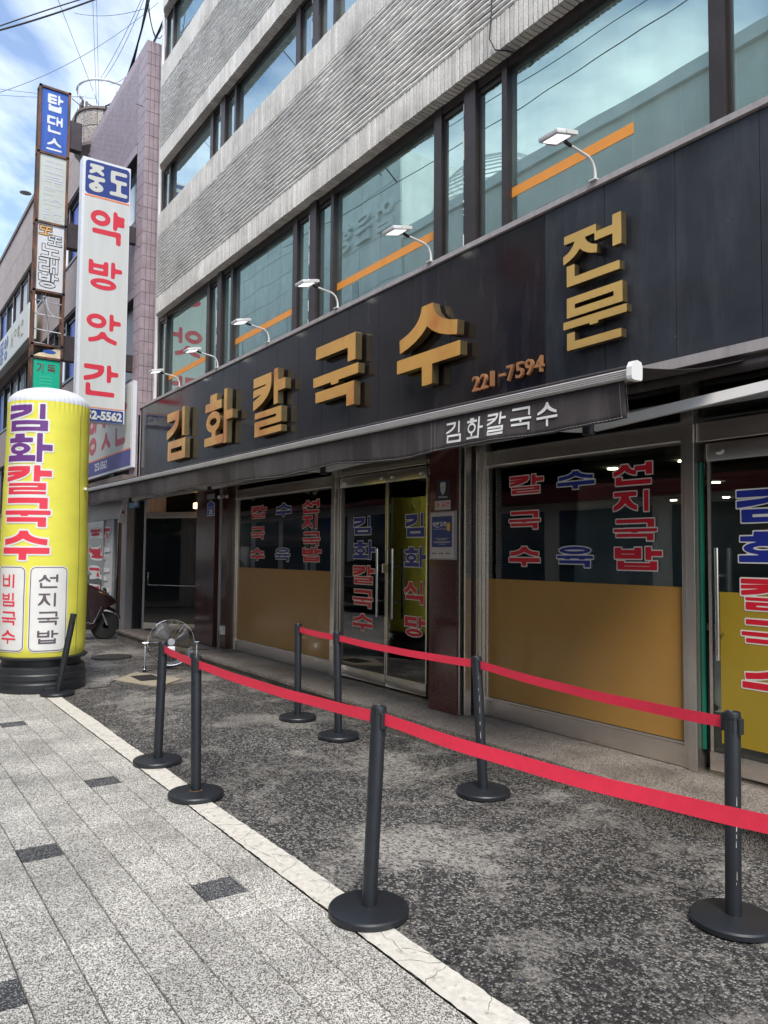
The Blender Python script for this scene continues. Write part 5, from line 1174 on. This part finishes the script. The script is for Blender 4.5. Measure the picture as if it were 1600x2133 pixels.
# cars: one beyond the inflatable, one across the street (seen in the glass)
def car(loc, rz, label, paint):
    e = empty('parked_car', (0, 0, 0), label, 'car', None)
    prof = [(-2.2, .42), (-2.22, .62), (-2.12, .86), (-1.55, .98), (-1.0, 1.36), (-.2, 1.45), (.45, 1.40), (1.15, 1.0), (1.9, .84), (2.2, .66), (2.22, .42), (1.8, .24), (-1.8, .24)]
    low = [(-2.2, .42), (-2.22, .62), (-2.12, .86), (-1.55, .98), (1.15, 1.0), (1.9, .84), (2.2, .66), (2.22, .42), (1.8, .24), (-1.8, .24)]
    arch = lambda cx: [(cx + .37 * math.cos(a), .33 + .37 * math.sin(a)) for a in [PI * q / 12 for q in range(13)]]
    lowa = [(-2.2, .42), (-2.22, .62), (-2.12, .86), (-1.55, .98), (1.15, 1.0), (1.9, .84), (2.2, .66), (2.22, .42), (1.78, .26)] + arch(1.38) + [(.9, .24), (-.9, .24)] + arch(-1.38) + [(-1.8, .26)]
    f = lambda u, v, d: (u, d * (1 if v < .7 else 1 - (v - .7) * .35), v)
    o = MB().prism(lowa, f, -.88, .88).build('body', paint, e, smooth=.5); bv = o.modifiers.new('b', 'BEVEL'); bv.width = .06; bv.segments = 3; bv.limit_method = 'ANGLE'; bv.angle_limit = .7
    cab = [(-1.5, .97), (-.98, 1.34), (-.2, 1.43), (.45, 1.385), (1.12, .99)]
    g = lambda u, v, d: (u, d * (1 - (v - .95) * .42), v)
    MB().prism(cab, g, -.76, .76).build('window', 'car_glass', e, smooth=.5)
    rf = MB(); rf.prism([(-1.0, 1.35), (-.2, 1.452), (.47, 1.40), (.44, 1.37), (-.2, 1.42), (-.95, 1.33)], lambda u, v, d: (u, d, v), -.60, .60); rf.build('roof', paint, e, smooth=.4)
    for x in (-1.38, 1.38):
        for s in (-1, 1):
            t = MB().lathe([(.21, -.1), (.31, -.1), (.33, -.07), (.33, .07), (.31, .1), (.21, .1)], (x, .80 * s, .33), 36, (0, 1, 0)).build('wheel', 'rubber', e, smooth=.5)
            b = MB(); b.lathe([(.215, -.02), (.215, .085 * 1), (.20, .085)], (x, .80 * s, .33), 30, (0, s, 0)); b.lathe([(.05, .06), (.05, .09), (0, .095)], (x, .8 * s, .33), 16, (0, s, 0))
            for q in range(5):
                a = 2 * PI * q / 5; b.beam((x, .80 * s + .075 * s, .33), (x + .21 * math.cos(a), .80 * s + .08 * s, .33 + .21 * math.sin(a)), .03, .03)
            b.build('rim', 'steel_b', t, smooth=.5)
    for s in (-1, 1):
        MB().bbox(2.13, 2.20, .62 * s - .2, .62 * s + .2, .62, .74, .02).build('headlight', 'steel_b', e); MB().bbox(-2.22, -2.12, .62 * s - .2, .62 * s + .2, .68, .82, .02).build('tail_light', 'net', e)
        MB().bbox(.72, .85, .86 * s - .06 + .06 * s, .86 * s + .06 + .06 * s, .98, 1.10, .03).build('mirror', paint, e)
    e.location = loc; e.rotation_euler = (0, 0, rz); return e
car((-20.6, 1.15, 0), 0, 'dark car parked far down the street at the left edge of the picture', 'car')
car((-18.6, -3.0, 0), 0, 'black car parked across the street, seen mirrored in the glass doors', 'car')

# ================================================================== BUILDING B (mauve tiles) AND ITS SIGNS
B = empty('tiled_building', (-17.5, 4.6, 0), 'mauve-tiled narrow building directly left of the restaurant', 'building')
BF = 4.55; BX = -15.20; BL = -20.3
b = MB(); b.box(BL, BX - .012, BF + .012, 11, 9.80, 11.93); b.box(BL, BX - .012, BF + .012, 11, 6.78, 8.36); b.box(BL, BX - .012, BF + .012, 11, 2.9, 5.1); b.box(BX - .50, BX - .012, BF + .012, 11, 0, 11.93); b.box(BL, -19.7, BF + .012, 11, 0, 11.93); b.box(BL, BX - .1, 5.2, 11, 0, 11.9)
b.build('wall', 'tile_joint', B)
def tile_mesh(w_, h_, axis):
    t = MB(); k = .004; g = .003
    P = [(g, g), (w_ - g, g), (w_ - g, h_ - g), (g, h_ - g)]; Q = [(g + k, g + k), (w_ - g - k, g + k), (w_ - g - k, h_ - g - k), (g + k, h_ - g - k)]
    f = (lambda a, c, d: (a, -d, c)) if axis == 'x' else (lambda a, c, d: (d, a, c))
    t.v = [f(a, c, 0) for a, c in P] + [f(a, c, .008) for a, c in P] + [f(a, c, .011) for a, c in Q]
    t.f = [(8, 9, 10, 11)] + [(q + s, (q + 1) % 4 + s, (q + 1) % 4 + s + 4, q + s + 4) for s in (0, 4) for q in range(4)]; t.m = [0] * 9
    return t
TH_ = .246
tm = tile_mesh(.087, TH_, 'y'); o = tm.build('tile', 'tile'); tme = o.data; bpy.data.objects.remove(o)
k = 0; z = 11.93 - TH_
while z > 4.2:
    for c in range(4): inst('tile', tme, (BX - .012, BF + .0 + c * .087, z), B)
    z -= TH_
# front: vertical tiles on the piers, thin horizontal courses between
fr_t = MB()
tv_ = tile_mesh(.083, TH_, 'x')
for x0, nx_ in ((BX - .083 * 6, 6), (-20.2, 6)):
    z = 11.93 - TH_
    while z > 3:
        for c in range(nx_): fr_t.add([(v[0] + x0 + c * .083, v[1] + BF + .012, v[2] + z) for v in tv_.v], tv_.f)
        z -= TH_
th_ = tile_mesh(.245, .06, 'x'); ts_ = tile_mesh(.06, .2, 'x')
for z0, z1 in ((9.80, 11.93), (6.78, 8.36), (4.2, 5.1)):
    z = z0 + .2; r = 0
    while z < z1 - .2:
        x = BX - .50 - .245 + (r % 2) * .1225
        while x > -19.9:
            sc_ = 1 if x + .245 < BX - .49 else .5
            fr_t.add([(v[0] * sc_ + x, v[1] + BF + .012, v[2] + z) for v in th_.v], th_.f); x -= .245
        z += .06; r += 1
    for zz in (z0, z1 - .2):
        x = -19.7
        while x < BX - .50 - .05: fr_t.add([(v[0] + x, v[1] + BF + .012, v[2] + zz) for v in ts_.v], ts_.f); x += .06
    
fr_t.build('tilework', 'tile', B, kind='stuff')
for z0, z1 in ((8.36, 9.80), (5.1, 6.78)):
    f = MB()
    for x in (-19.7, -18.45, -17.2, -15.76): f.box(x, x + .05, 4.70, 4.80, z0, z1)
    f.box(-19.7, -15.70, 4.70, 4.80, z0, z0 + .05); f.box(-19.7, -15.70, 4.70, 4.80, z1 - .06, z1); f.box(-19.7, -15.7, BF, 4.72, z0 - .01, z0 + .015)
    o = f.build('window', 'frame', B)
    for a, c in ((-19.65, -18.45), (-18.40, -17.2), (-17.15, -15.76)): MB().box(a, c, 4.745, 4.752, z0 + .05, z1 - .06).build('pane', 'far_glass' if z0 > 7 else 'far_blind', o)
for (z, l) in ((10.6, .16), (8.55, .07), (8.3, .06), (7.7, .07), (5.6, .05)): MB().tube([(BX - .15, BF, z), (BX - .15, BF - l, z + .01)], .006, 5).build('hook', 'cable', B)
# B's shop: sloping eave, glass door with red letters, pilaster
b = MB(); b.box(BL, BX - .03, 4.30, 4.56, 2.95, 3.12); b.face([(BL, 4.3, 2.76), (BX - .03, 4.3, 2.76), (BX - .03, 4.55, 2.95), (BL, 4.55, 2.95)]); b.box(BL, BX - .03, 4.28, 4.32, 2.66, 2.76); b.build('eave', 'stone_trim', B)
b = MB(); b.box(-15.62, -15.30, 4.42, 4.95, 0, 2.95); b.build('pilaster', 'strip', B)
MB().box(-20.2, -15.6, 4.55, 5.1, 0, .16).build('threshold', 'step', B)
f = MB()
f.bbox(-20.2, -15.62, 4.61, 4.69, 2.32, 2.42, .004)
for x in (-20.1, -17.75, -16.95, -15.72): f.bbox(x, x + .06, 4.61, 4.69, .16, 2.32, .004)
o = f.build('shopfront', 'alu_grey', B)
MB().box(-20.04, -17.75, 4.64, 4.648, .16, 2.32).build('pane', mat('grey_film', (.16, .17, .16), .12, coat=.5), o); MB().box(-17.69, -16.95, 4.65, 4.658, .16, 2.32).build('pane', 'far_blind', o); MB().box(-16.9, -15.72, 4.65, 4.658, .16, 2.32).build('pane', 'glass_g', o)
MB().box(-20.2, -15.62, 4.62, 4.67, 2.42, 2.95).build('head_panel', 'alu_grey', o); MB().box(-19.9, -15.7, 5.6, 5.62, .1, 2.4).build('back_panel', 'alu_grey', o)
for k, ch in enumerate('약방앗간'): letter(ch, o, FAC(4.636), -19.0, 1.88 - k * .44, 1.75, .31, ['sign_red', 'white'], d=(0, .002), th=.16, tv=.13, outline=.022, n=80, blur=1)
e = empty('address_banner', (-15.5, 4.5, 2.5), 'pale blue address strip with a darker blue number 30 above the entrance', 'address sign')
MB().box(-15.55, -14.75, 4.46, 4.49, 2.47, 2.66).build('plate', 'lt_blue', e); MB().box(-14.95, -14.75, 4.452, 4.4595, 2.47, 2.66).build('number_plate', 'blue_sig', e); latin('30', e, FAC(4.4515), -14.92, 2.50, .14, .09, ['white'], d=(0, .001), off=.03)
o = tag(MB().prism([(4.30, 2.20), (4.42, 2.18), (4.44, 2.5), (4.40, 2.62)], lambda u, v, d: (d, u, v), -15.50, -15.48).build('paper_flag', 'white'), 'small white flag-like paper hanging from the grey pilaster', 'flag')
MB().lathe([(.03, 0), (.03, .004), (0, .004)], (-15.478, 4.40, 2.40), 14, (1, 0, 0)).build('red_dot', 'sign_red', o)
# wall sign on B
e = empty('wall_sign', (-17, 4.5, 3.3), 'wide white wall sign with pale red letters and a violet-blue band on the mauve building', 'shop sign')
MB().bbox(-20.1, -15.30, 4.478, 4.60, 3.28, 5.0, .006).build('box', 'sign_frame', e)
MB().box(-20.05, -15.38, 4.470, 4.4775, 3.68, 4.94).build('white_panel', 'sign_cream', e); MB().box(-20.05, -15.38, 4.470, 4.4775, 3.34, 3.65).build('blue_band', mat('violet_band', (.075, .065, .26), .5), e); MB().box(-20.05, -15.38, 4.470, 4.4775, 3.65, 3.68).build('orange_line', 'sign_orange', e)
pk = mat('faded_red', (.55, .12, .15), .6)
for k, ch in enumerate('약방앗간'): letter(ch, e, FAC(4.4695), -19.75 + k * 1.08, 3.80, .86, 1.05, [pk], d=(0, .002), th=.13, tv=.13, n=60, blur=3)
latin('252-5562', e, FAC(4.4695), -18.05, 3.42, 1.0, .17, ['white'], d=(0, .002), off=.01)
b = MB(); b.box(-16.9, -16.6, 4.50, 4.58, 3.20, 3.28); b.box(-19.2, -18.9, 4.50, 4.58, 3.20, 3.28); b.build('bracket', 'cable', e)
# projecting sign of the mill
e = empty('projecting_sign', (-15.65, 4.4, 4.2), 'tall white projecting sign with four red brush letters between blue ends', 'projecting sign')
X1 = -15.58
MB().bbox(X1 - .24, X1 - .004, 3.47, 4.40, 4.15, 9.36, .008).build('box', 'sign_frame', e)
MB().box(X1 - .0035, X1 + .001, 3.52, 4.375, 4.42, 8.58).build('white_panel', 'sign_white', e)
sf = SIDE(X1)
MB().prism(rrect(3.525, 8.64, 4.375, 9.31, .07), sf, -.003, .002).build('blue_panel', 'sign_blue', e); MB().prism(rrect(3.525, 4.16, 4.375, 4.40, .02), sf, -.003, .002).build('blue_panel', 'sign_blue', e)
MB().box(X1 - .003, X1 + .002, 3.52, 4.38, 8.595, 8.622).build('orange_line', 'sign_orange', e); MB().box(X1 - .003, X1 + .002, 3.52, 4.38, 4.42, 4.435).build('orange_line', 'sign_orange', e)
for ch, y0, z0, y1, z1 in (('중', 3.57, 8.70, 3.90, 9.25), ('도', 3.99, 8.72, 4.34, 9.22)): letter(ch, e, SIDE(X1 + .002), y0, z0, y1 - y0, z1 - z0, ['sign_cream'], d=(0, .003), th=.15, tv=.20, n=70, blur=3)
for ch, y0, z0, y1, z1 in (('약', 3.64, 7.72, 4.30, 8.39), ('방', 3.63, 6.77, 4.28, 7.36), ('앗', 3.62, 5.70, 4.28, 6.31), ('간', 3.60, 4.66, 4.26, 5.29)): letter(ch, e, SIDE(X1 + .001), y0, z0, y1 - y0, z1 - z0, ['sign_red'], d=(0, .003), th=.15, tv=.14, n=80, blur=2)
latin('252-5562', e, SIDE(X1 + .002), 3.56, 4.19, .79, .18, ['sign_cream'], d=(0, .003), off=.045)
for z in (8.05, 5.42):
    MB().bbox(X1 - .2, X1 - .06, 4.40, 4.80, z - .18, z + .16, .01).build('bracket', 'darksteel', e)
for yy in (3.6, 4.3):      # letters on the street side of the box are seen only in the windows' reflections
    pass

# ================================================================== RUSTY SIGN TOWER
T = empty('sign_tower', (-19, 3.6, 0), 'rusty steel tower of stacked shop signs, partly stripped to bare rods', 'sign tower')
tx = -19.0
for y in (3.22, 3.86): MB().box(tx - .25, tx - .17, y, y + .08, 0, 12.47).build('post', 'rusty', T); MB().box(tx - .02, tx + .03, y, y + .055, 5.0, 12.47).build('angle', 'rusty', T)
for z in (12.43, 10.86, 9.215, 7.60, 6.35, 6.05, 5.0): MB().box(tx - .25, tx + .03, 3.22, 3.92, z - .02, z + .03).build('crossbar', 'rusty', T)
def tpanel(z0, z1, m, label=None): return MB().box(tx - .12, tx + .0, 3.29, 3.87, z0, z1).build('sign_panel', m, T)
p1 = tpanel(10.90, 12.40, 'tb_blue'); p2 = tpanel(9.25, 10.83, 'tb_cream'); p3 = tpanel(7.64, 9.19, 'tb_white'); p4 = tpanel(5.03, 6.02, 'tb_green')
sf = SIDE(tx + .001)
for ch, z0, z1 in (('탑', 11.90, 12.32), ('댄', 11.39, 11.80), ('스', 10.96, 11.27)): letter(ch, p1, sf, 3.41, z0, .34, z1 - z0, ['tb_white'], d=(0, .004), th=.14, tv=.13, n=56, blur=1)
for ch, z0, z1 in (('또', 10.42, 10.72), ('로', 10.05, 10.36), ('디', 9.88, 10.02), ('션', 9.66, 9.84)): letter(ch, p2, sf, 3.37, z0, .43, z1 - z0, ['ghost'], d=(0, .003), th=.12, tv=.11, n=56)
letter('동', p2, sf, 3.37, 9.31, .15, .27, ['ghost'], d=(0, .003), n=40); letter('양', p2, sf, 3.60, 9.31, .19, .27, ['ghost'], d=(0, .003), n=40)
for ch, y0, z0, y1, z1, m in (('또', 3.32, 8.93, 3.60, 9.14, 'tb_orange'), ('또', 3.51, 8.72, 3.81, 8.95, 'tb_white'), ('노', 3.38, 8.42, 3.76, 8.72, 'tb_white'), ('래', 3.34, 8.06, 3.74, 8.40, 'tb_white'), ('방', 3.34, 7.71, 3.76, 8.03, 'tb_white')):
    letter(ch, p3, sf, y0, z0, y1 - y0, z1 - z0, [m, 'tb_black'], d=(0, .006), th=.15, tv=.15, outline=.016, n=60)
for k, ch in enumerate('기독'): letter(ch, p4, sf, 3.36 + k * .23, 5.72, .17, .20, [mat('dark_red', (.16, .03, .05), .6)], d=(0, .003), th=.11, tv=.10, n=44)
b = MB()
for q in range(5): b.box(tx + .0012, tx + .003, 3.42 + .02 * (q % 2), 3.70, 5.30 + q * .075, 5.335 + q * .075)
b.build('faded_block', mat('green_fade', (.03, .5, .30), .6), p4)
b = MB(); b.prism([(3.29, 6.10), (3.40, 6.17), (3.6, 6.20), (3.72, 6.30), (3.86, 6.34), (3.86, 6.08), (3.29, 6.08)], sf, -.02, 0); b.build('torn_panel', mat('torn_panel', (.66, .55, .38), .6, var=.2, vs=6), T)
MB().prism(ell(3.62, 6.215, .14, .045), sf, .001, .004).build('blue_arc', 'tb_blue', T)
for z in (7.40, 7.08, 6.72, 6.40): MB().tube([(tx - .1, 3.28, z + .02), (tx - .1, 3.55, z + .0), (tx - .1, 3.88, z - .01)], .014, 6).build('rod', 'sign_frame', T)
MB().tube(smoothpts([(tx - .08, 3.42, 7.6), (tx - .06, 3.5, 7.3), (tx - .1, 3.56, 7.0), (tx - .08, 3.6, 6.6), (tx - .08, 3.6, 6.4)]), .022, 8).build('conduit', 'alu_grey', T, smooth=2)
MB().tube(smoothpts([(tx - .04, 3.5, 7.6), (tx - .03, 3.56, 7.25), (tx - .02, 3.68, 7.08), (tx - .02, 3.8, 7.05)]), .008, 6).build('wire', 'sign_frame', T, smooth=2)
for z0, z1 in ((11.15, 11.83), (8.76, 9.36), (6.07, 6.66)): MB().bbox(tx - .22, tx - .02, 3.90, 4.20, z0, z1, .01).build('bracket', 'darksteel', T)
MB().lathe([(.0, 0), (.10, .02), (.13, .03), (0, .05)], (tx - .3, 3.05, 9.9), 20).build('dish', 'tb_cream', T)

# ================================================================== BUILDING C (pink stone, round stair tower) AND BEYOND
C = empty('stone_building', (-28, 4.6, 0), 'pinkish stone building with ribbon windows far down the street', 'building')
CL = -52; CR_ = -20.75; CF = 4.60
b = MB(); b.box(CL, CR_, CF + .03, 12, 11.15, 13.25); b.box(CL, CR_, CF + .03, 12, 7.95, 9.35); b.box(CL, CR_, CF + .03, 12, 4.75, 6.15); b.box(CL, CR_, CF + .03, 12, 2.3, 2.95); b.box(CL, -19.9, 5.25, 12, 0, 12.2); b.box(CL, CR_, CF - .05, CF + .1, 13.25, 13.40)
b.build('wall', 'stone_trim', C)
for z0, z1, rows in ((11.20, 13.25, 2), (8.0, 9.3, 1), (4.80, 6.1, 1), (2.4, 2.9, 1)):
    x = CR_
    while x > CL:
        w_ = .62
        for r_ in range(rows):
            h_ = (z1 - z0) / rows; MB_ = ('sp', round(h_, 2))
            if MB_ not in MC: t = MB().bbox(0, w_ - .012, 0, .03, 0, h_ - .012, .004).build('stone_panel', 'stone'); MC[MB_] = t.data; bpy.data.objects.remove(t)
            inst('stone_panel', MC[MB_], (x - w_, CF, z0 + r_ * h_), C)
        x -= w_
for z0, z1 in ((9.35, 11.15), (6.15, 7.95), (2.95, 4.75)):
    f = MB(); f.box(CL, CR_, 4.72, 4.84, z1 - .12, z1); f.box(CL, CR_, 4.70, 4.84, z0, z0 + .08); f.box(CL, CR_, 4.58, 4.74, z0 - .04, z0 + .03)
    x = CR_ - .1; ps = []
    while x > CL: f.box(x - .12, x, 4.68, 4.84, z0, z1); ps.append((x - 1.5, x - .12)); x -= 1.5
    o = f.build('window', 'frame', C)
    for i, (a, c) in enumerate(ps):
        MB().box(a + .02, c, 4.77, 4.775, z0 + .08, z1 - .12).build('pane', 'far_glass', o)
        if i % 3 != 1 and i < 18: MB().box(a + .1, c - .08 - (i % 2) * .5, 4.755, 4.758, z0 + .1 + (.5 if i % 2 else 0), z1 - .14).build('blind', 'far_blind' if i % 4 else 'blue_sig', o)
e = empty('banner_sign', (-28, 4.4, 8.4), 'cream signboard with dark lettering running along the pink stone building', 'shop sign')
MB().bbox(-37.0, -25.2, 4.18, 4.42, 8.05, 9.15, .02).build('board', 'sign_cream', e)
for k, ch in enumerate('동양'): letter(ch, e, FAC(4.178), -30.6 + k * .95, 8.2, .8, .8, ['poster_b'], d=(0, .004), n=40)
for k, ch in enumerate('서예학원'): letter(ch, e, FAC(4.178), -28.3 + k * .62, 8.35, .45, .5, [mat('bronze_letters', (.28, .24, .12), .6)], d=(0, .004), n=36, th=.1, tv=.1)
e = empty('window_poster', (-30, 4.7, 6.3), 'white window posters with red lips print on the pink stone building', 'poster')
for x in (-32.4, -30.6): MB().box(x, x + 1.1, 4.742, 4.746, 6.35, 7.6).build('paper', 'white', e); MB().prism([(x + .2, 7.15), (x + .45, 7.3), (x + .55, 7.25), (x + .7, 7.32), (x + .9, 7.15), (x + .55, 6.95)], FAC(4.741), 0, .002).build('lips', 'sign_red', e)
# lower canopy line of C and its shop letters at the very left
MB().box(CL, CR_, 4.3, 4.62, 2.05, 2.3).build('canopy', 'stone_trim', C)
for k, ch in enumerate('의원'): letter(ch, C, FAC(4.598), -25.6 + k * .62, 2.36 if False else 4.9, .5, .55, ['tb_black'], d=(0, .01), n=40, th=.1, tv=.1)
b = MB(); b.box(-45, -20.4, 4.9, 5.0, 0, 2.1); b.build('shop_glazing', 'far_glass', C)
# round stair tower on top
SX_, SY_ = -20.2, 5.02; TR = .70
b = MB(); nseg = 40
for z0, z1 in ((11.82, 12.22), (12.24, 12.64)):
    for k in range(12):
        a0 = 2 * PI * k / 12 + .01; a1 = 2 * PI * (k + 1) / 12 - .01; t = MB()
        for q in range(4):
            p = [(SX_ + TR * math.cos(a0 + (a1 - a0) * s / 4), SY_ + TR * math.sin(a0 + (a1 - a0) * s / 4)) for s in (q, q + 1)]
            t.face([(*p[0], z0), (*p[1], z0), (*p[1], z1), (*p[0], z1)])
        t.build('tower_panel', 'stone_g', C, smooth=1)
MB().lathe([(0, 12.72), (TR + .04, 12.70), (TR + .04, 12.64), (TR - .02, 12.62), (TR - .02, 11.82), (TR + .03, 11.80), (TR + .03, 11.72), (TR - .08, 11.6), (TR - .22, 11.4), (.25, 11.1), (.2, 9.0)], (SX_, SY_, 0), 48).build('tower_core', 'stone_trim', C, smooth=.5)
b = MB(); rr = [(SX_ + (TR + .0) * math.cos(a), SY_ + (TR + .0) * math.sin(a), 13.40) for a in [math.radians(150 + 215 * q / 30) for q in range(31)]]
b.tube([(SX_ - TR * .9, 8, 13.40)] + rr + [(SX_ + TR * .98, 8, 13.40)], .03, 8)
for q in range(0, 31, 3): b.tube([rr[q], (rr[q][0], rr[q][1], 12.7)], .016, 6)
b.build('railing', 'sign_frame', C)
# far wall under the tower, side facing us above the mauve building's roof line
# street lamp arm at the left edge
e = empty('street_light', (-16.8, 1.2, 0), 'slim grey street light arm entering at the left edge beside the inflatable', 'street light')
MB().tube([(-16.2, 1.9, 4.55), (-17.2, 1.0, 4.75), (-18.5, -.6, 4.8)], .035, 8).build('arm', 'alu_grey', e); MB().bbox(-16.3, -15.95, 1.80, 2.05, 4.50, 4.57, .02).build('head', 'alu', e); MB().tube([(-18.5, -.6, 0), (-18.5, -.6, 4.9)], .06, 12).build('pole', 'alu_grey', e)

# far end of the street
e = empty('distant_building', (-75, 0, 0), 'pale building closing the far end of the street', 'building'); MB().box(-90, -72, -14, 14, 0, 9).build('wall', 'opp_wall', e)

# ================================================================== OPPOSITE SIDE (seen in the glass, lights the street)
OY = -4.5
def opp(x0, x1, z, label, m, name='opposite_building'):
    e = empty(name, ((x0 + x1) / 2, OY, 0), label, 'building'); MB().box(x0, x1, -16, OY, 0, z).build('wall', m, e); return e
O1 = opp(-19.6, 12, 11.9, 'pale panelled building across the street, mirrored in the upper windows', 'opp_wall')
b = MB()
for k in range(26): b.box(-19.6 + k * 1.25, -19.57 + k * 1.25, OY, OY + .012, 4.6, 11.6)
b.box(-19.6, 12, OY, OY + .10, 11.6, 11.9); b.box(-19.6, 12, OY, OY + .06, 7.9, 8.1); b.build('panel_joint', 'opp_tile', O1)
f = MB(); [f.box(-18.8 + k * 2.5, -17.0 + k * 2.5, OY, OY + .02, z, z + 1.5) for k in range(12) for z in (5.2, 8.9)]; f.build('window', 'far_glass', O1)
MB().box(-19.6, 12, OY, OY + .35, 2.9, 4.3).build('fascia', 'opp_red', O1)
f = MB(); [f.box(-19.2 + k * 3.1, -16.6 + k * 3.1, OY, OY + .03, .2, 2.7) for k in range(10)]; f.build('shop_window', 'far_glass', O1)
b = MB()
for q in range(13):
    r = 2.3 * math.cos(math.asin(q / 13)); b.tube([(-17.9 + r * math.cos(a), OY - 2.6 + r * math.sin(a), 11.95 + q * .17) for a in [PI * s / 12 for s in range(13)]], .025, 5)
b.build('roof_dome', 'sign_frame', O1)
O2 = opp(-42, -19.7, 14.6, 'tall pale stone bank across the street, mirrored in the upper windows', 'opp_tile')
t = MB().bbox(0, 1.18, 0, .04, 0, .78, .012).build('stone_panel', 'opp_tile'); tm_ = t.data; bpy.data.objects.remove(t)
for k in range(18):
    for r_ in range(12):
        if -19.7 - (k + 1) * 1.2 > -41.5: inst('stone_panel', tm_, (-19.7 - (k + 1) * 1.2, OY, 4.9 + r_ * .8), O2)
f = MB(); [f.box(-22.6 - k * 2.4, -22.2 - k * 2.4, OY + .04, OY + .06, z, z + 1.6) for k in range(8) for z in (6.2, 9.4)]; f.build('window', 'far_glass', O2)
OL = lambda u, v, d: (-u, OY + .05 + d, v)
for k, ch in enumerate('업은행'): letter(ch, O2, OL, 20.2 + (2 - k) * -0 + k * 1.25 - .1, 12.2, 1.0, 1.0, ['white'], d=(0, .1), n=44, th=.13, tv=.12)
b = MB(); [b.tube([(-42, OY + .05, z), (-19.8, OY + .05, z)], .03, 6) for z in (14.9, 15.2, 15.5, 15.8, 16.1)]; [b.tube([(-20 - k * 2, OY + .05, 14.6), (-20 - k * 2, OY + .05, 16.1)], .04, 6) for k in range(11)]; b.build('railing', 'alu_grey', O2)
MB().box(-41, -20, OY, OY + .3, 3.2, 4.4).build('fascia', 'opp_red', O2)
f = MB(); [f.box(-22.2 - k * 2.6, -20.1 - k * 2.6, OY, OY + .03, .3, 2.9) for k in range(8)]; f.build('shop_window', 'far_glass', O2)
O3 = opp(-70, -42.2, 10.5, 'lower buff building farther down the opposite side of the street', 'opp_wall')
f = MB(); [f.box(-44.5 - k * 2.4, -43 - k * 2.4, OY, OY + .03, z, z + 1.5) for k in range(11) for z in (1, 4.4, 7.7)]; f.build('window', 'far_glass', O3)
# a banner sign sticking out opposite, whose colours streak through the stone fascia
e = empty('opposite_sign', (-14, OY, 5), 'navy vertical sign on the opposite side, seen only as a reflection', 'projecting sign'); MB().bbox(-13.6, -13.5, OY + .05, OY + .9, 4.6, 8.2, .01).build('box', 'tb_blue', e); MB().bbox(-13.61, -13.49, OY + .04, OY + .91, 8.2, 9.1, .01).build('red_panel', 'net', e)

# ================================================================== OVERHEAD CABLES
def cable(a, b_, sag, r, label, m='cable'):
    a = Vector(a); b_ = Vector(b_); p = []
    for i in range(25): t = i / 24; q = a.lerp(b_, t); q.z -= sag * 4 * t * (1 - t); p.append(q)
    tag(MB().tube(p, r, 6).build('overhead_cable', m, None, smooth=2), label, 'cable', 'overhead cables crossing the sky')
def at(px, py, X):      # helper used once to place cable ends measured in the photograph on planes across the street
    d = FWD + RIGHT * ((px - 800) / F) - UP * ((py - 1066.5) / F); t = X / d.x; return CAMP + d * t
def span(p0_, X0, p1_, X1_, sag, r, label, m='cable'): cable(at(*p0_, X0), at(*p1_, X1_), sag, r, label, m)
span((-60, 78), -12, (260, -26), -12, .05, .014, 'thick dark cable rising across the top left corner of the sky')
span((-60, 75), -12.5, (300, -40), -12.5, -.03, .010, 'second dark cable just beside the thick one in the top left corner')
span((203, 222), -20.4, (350, 20), -14.5, .55, .022, 'thick black cable running from the round stair tower to the restaurant roof')
span((203, 222), -20.4, (315, -20), -15.0, .9, .020, 'thick black cable bowing from the stair tower up past the mauve building')
span((205, 222), -20.4, (312, -20), -15.2, 1.1, .012, 'thin dark cable running close beside the bowed thick one')
span((208, 221), -20.4, (308, -15), -15.4, 1.3, .010, 'thinner dark cable looping lowest from the stair tower')
span((0, 192), -18, (330, 5), -18, .25, .007, 'pale thin cable crossing the sky diagonally behind the sign tower', 'cable_pale')
span((-20, 196), -20, (180, 200), -20, .05, .006, 'pale thin cable running level just above the blue sign', 'cable_pale')
span((-20, 183), -20, (200, 205), -20, .02, .006, 'pale thin cable sloping slightly down behind the blue sign', 'cable_pale')
span((118, -8), -18, (206, 220), -20.4, .0, .006, 'pale thin cable dropping steeply from the top edge to the stair tower', 'cable_pale')
span((193, -8), -19, (201, 218), -20.4, .0, .006, 'left one of two near-vertical pale cables', 'cable_pale')
span((201, -8), -19, (206, 218), -20.4, .0, .006, 'right one of two near-vertical pale cables', 'cable_pale')
span((296, -5), -16, (205, 170), -20.4, .1, .006, 'pale thin cable fanning up right from the stair tower', 'cable_pale')
span((301, -5), -16, (210, 172), -20.4, .2, .006, 'second pale cable fanning up right from the stair tower', 'cable_pale')
span((340, 55), -14.4, (225, 175), -20.4, .3, .006, 'pale thin cable curving behind the mauve parapet', 'cable_pale')
span((155, 27), -17, (300, 18), -15, .1, .006, 'pale level cable high in the sky', 'cable_pale')
span((150, 205), -19, (172, 224), -20.4, .0, .010, 'short dark cable between sign tower and stair tower')
span((305, -5), -14.6, (325, 83), -15.2, .1, .008, 'short dark cable dropping onto the mauve parapet')
tag(MB().tube(smoothpts([at(309, -6, -14.8), at(312, 30, -14.8), at(318, 60, -14.8), at(326, 77, -14.8), at(334, 79, -14.8), at(337, 73, -14.8)]), .008, 6).build('overhead_cable', 'cable', None, smooth=2), 'loose dark cable end curling up above the mauve parapet', 'cable', 'overhead cables crossing the sky')
# cables across the street, mirrored in the upper windows
for (z, y0, x0, y1, x1), lb in zip(((14.6, -4.5, -22, -4.5, 2), (13.2, -3.5, -26, -3.5, 4)), ('level rooftop', 'level middle')):
    cable((x0, y0, z), (x1, y1, z - .4), .5, .012, lb + ' dark cable over the street, mirrored in the upper windows')
index_tree()
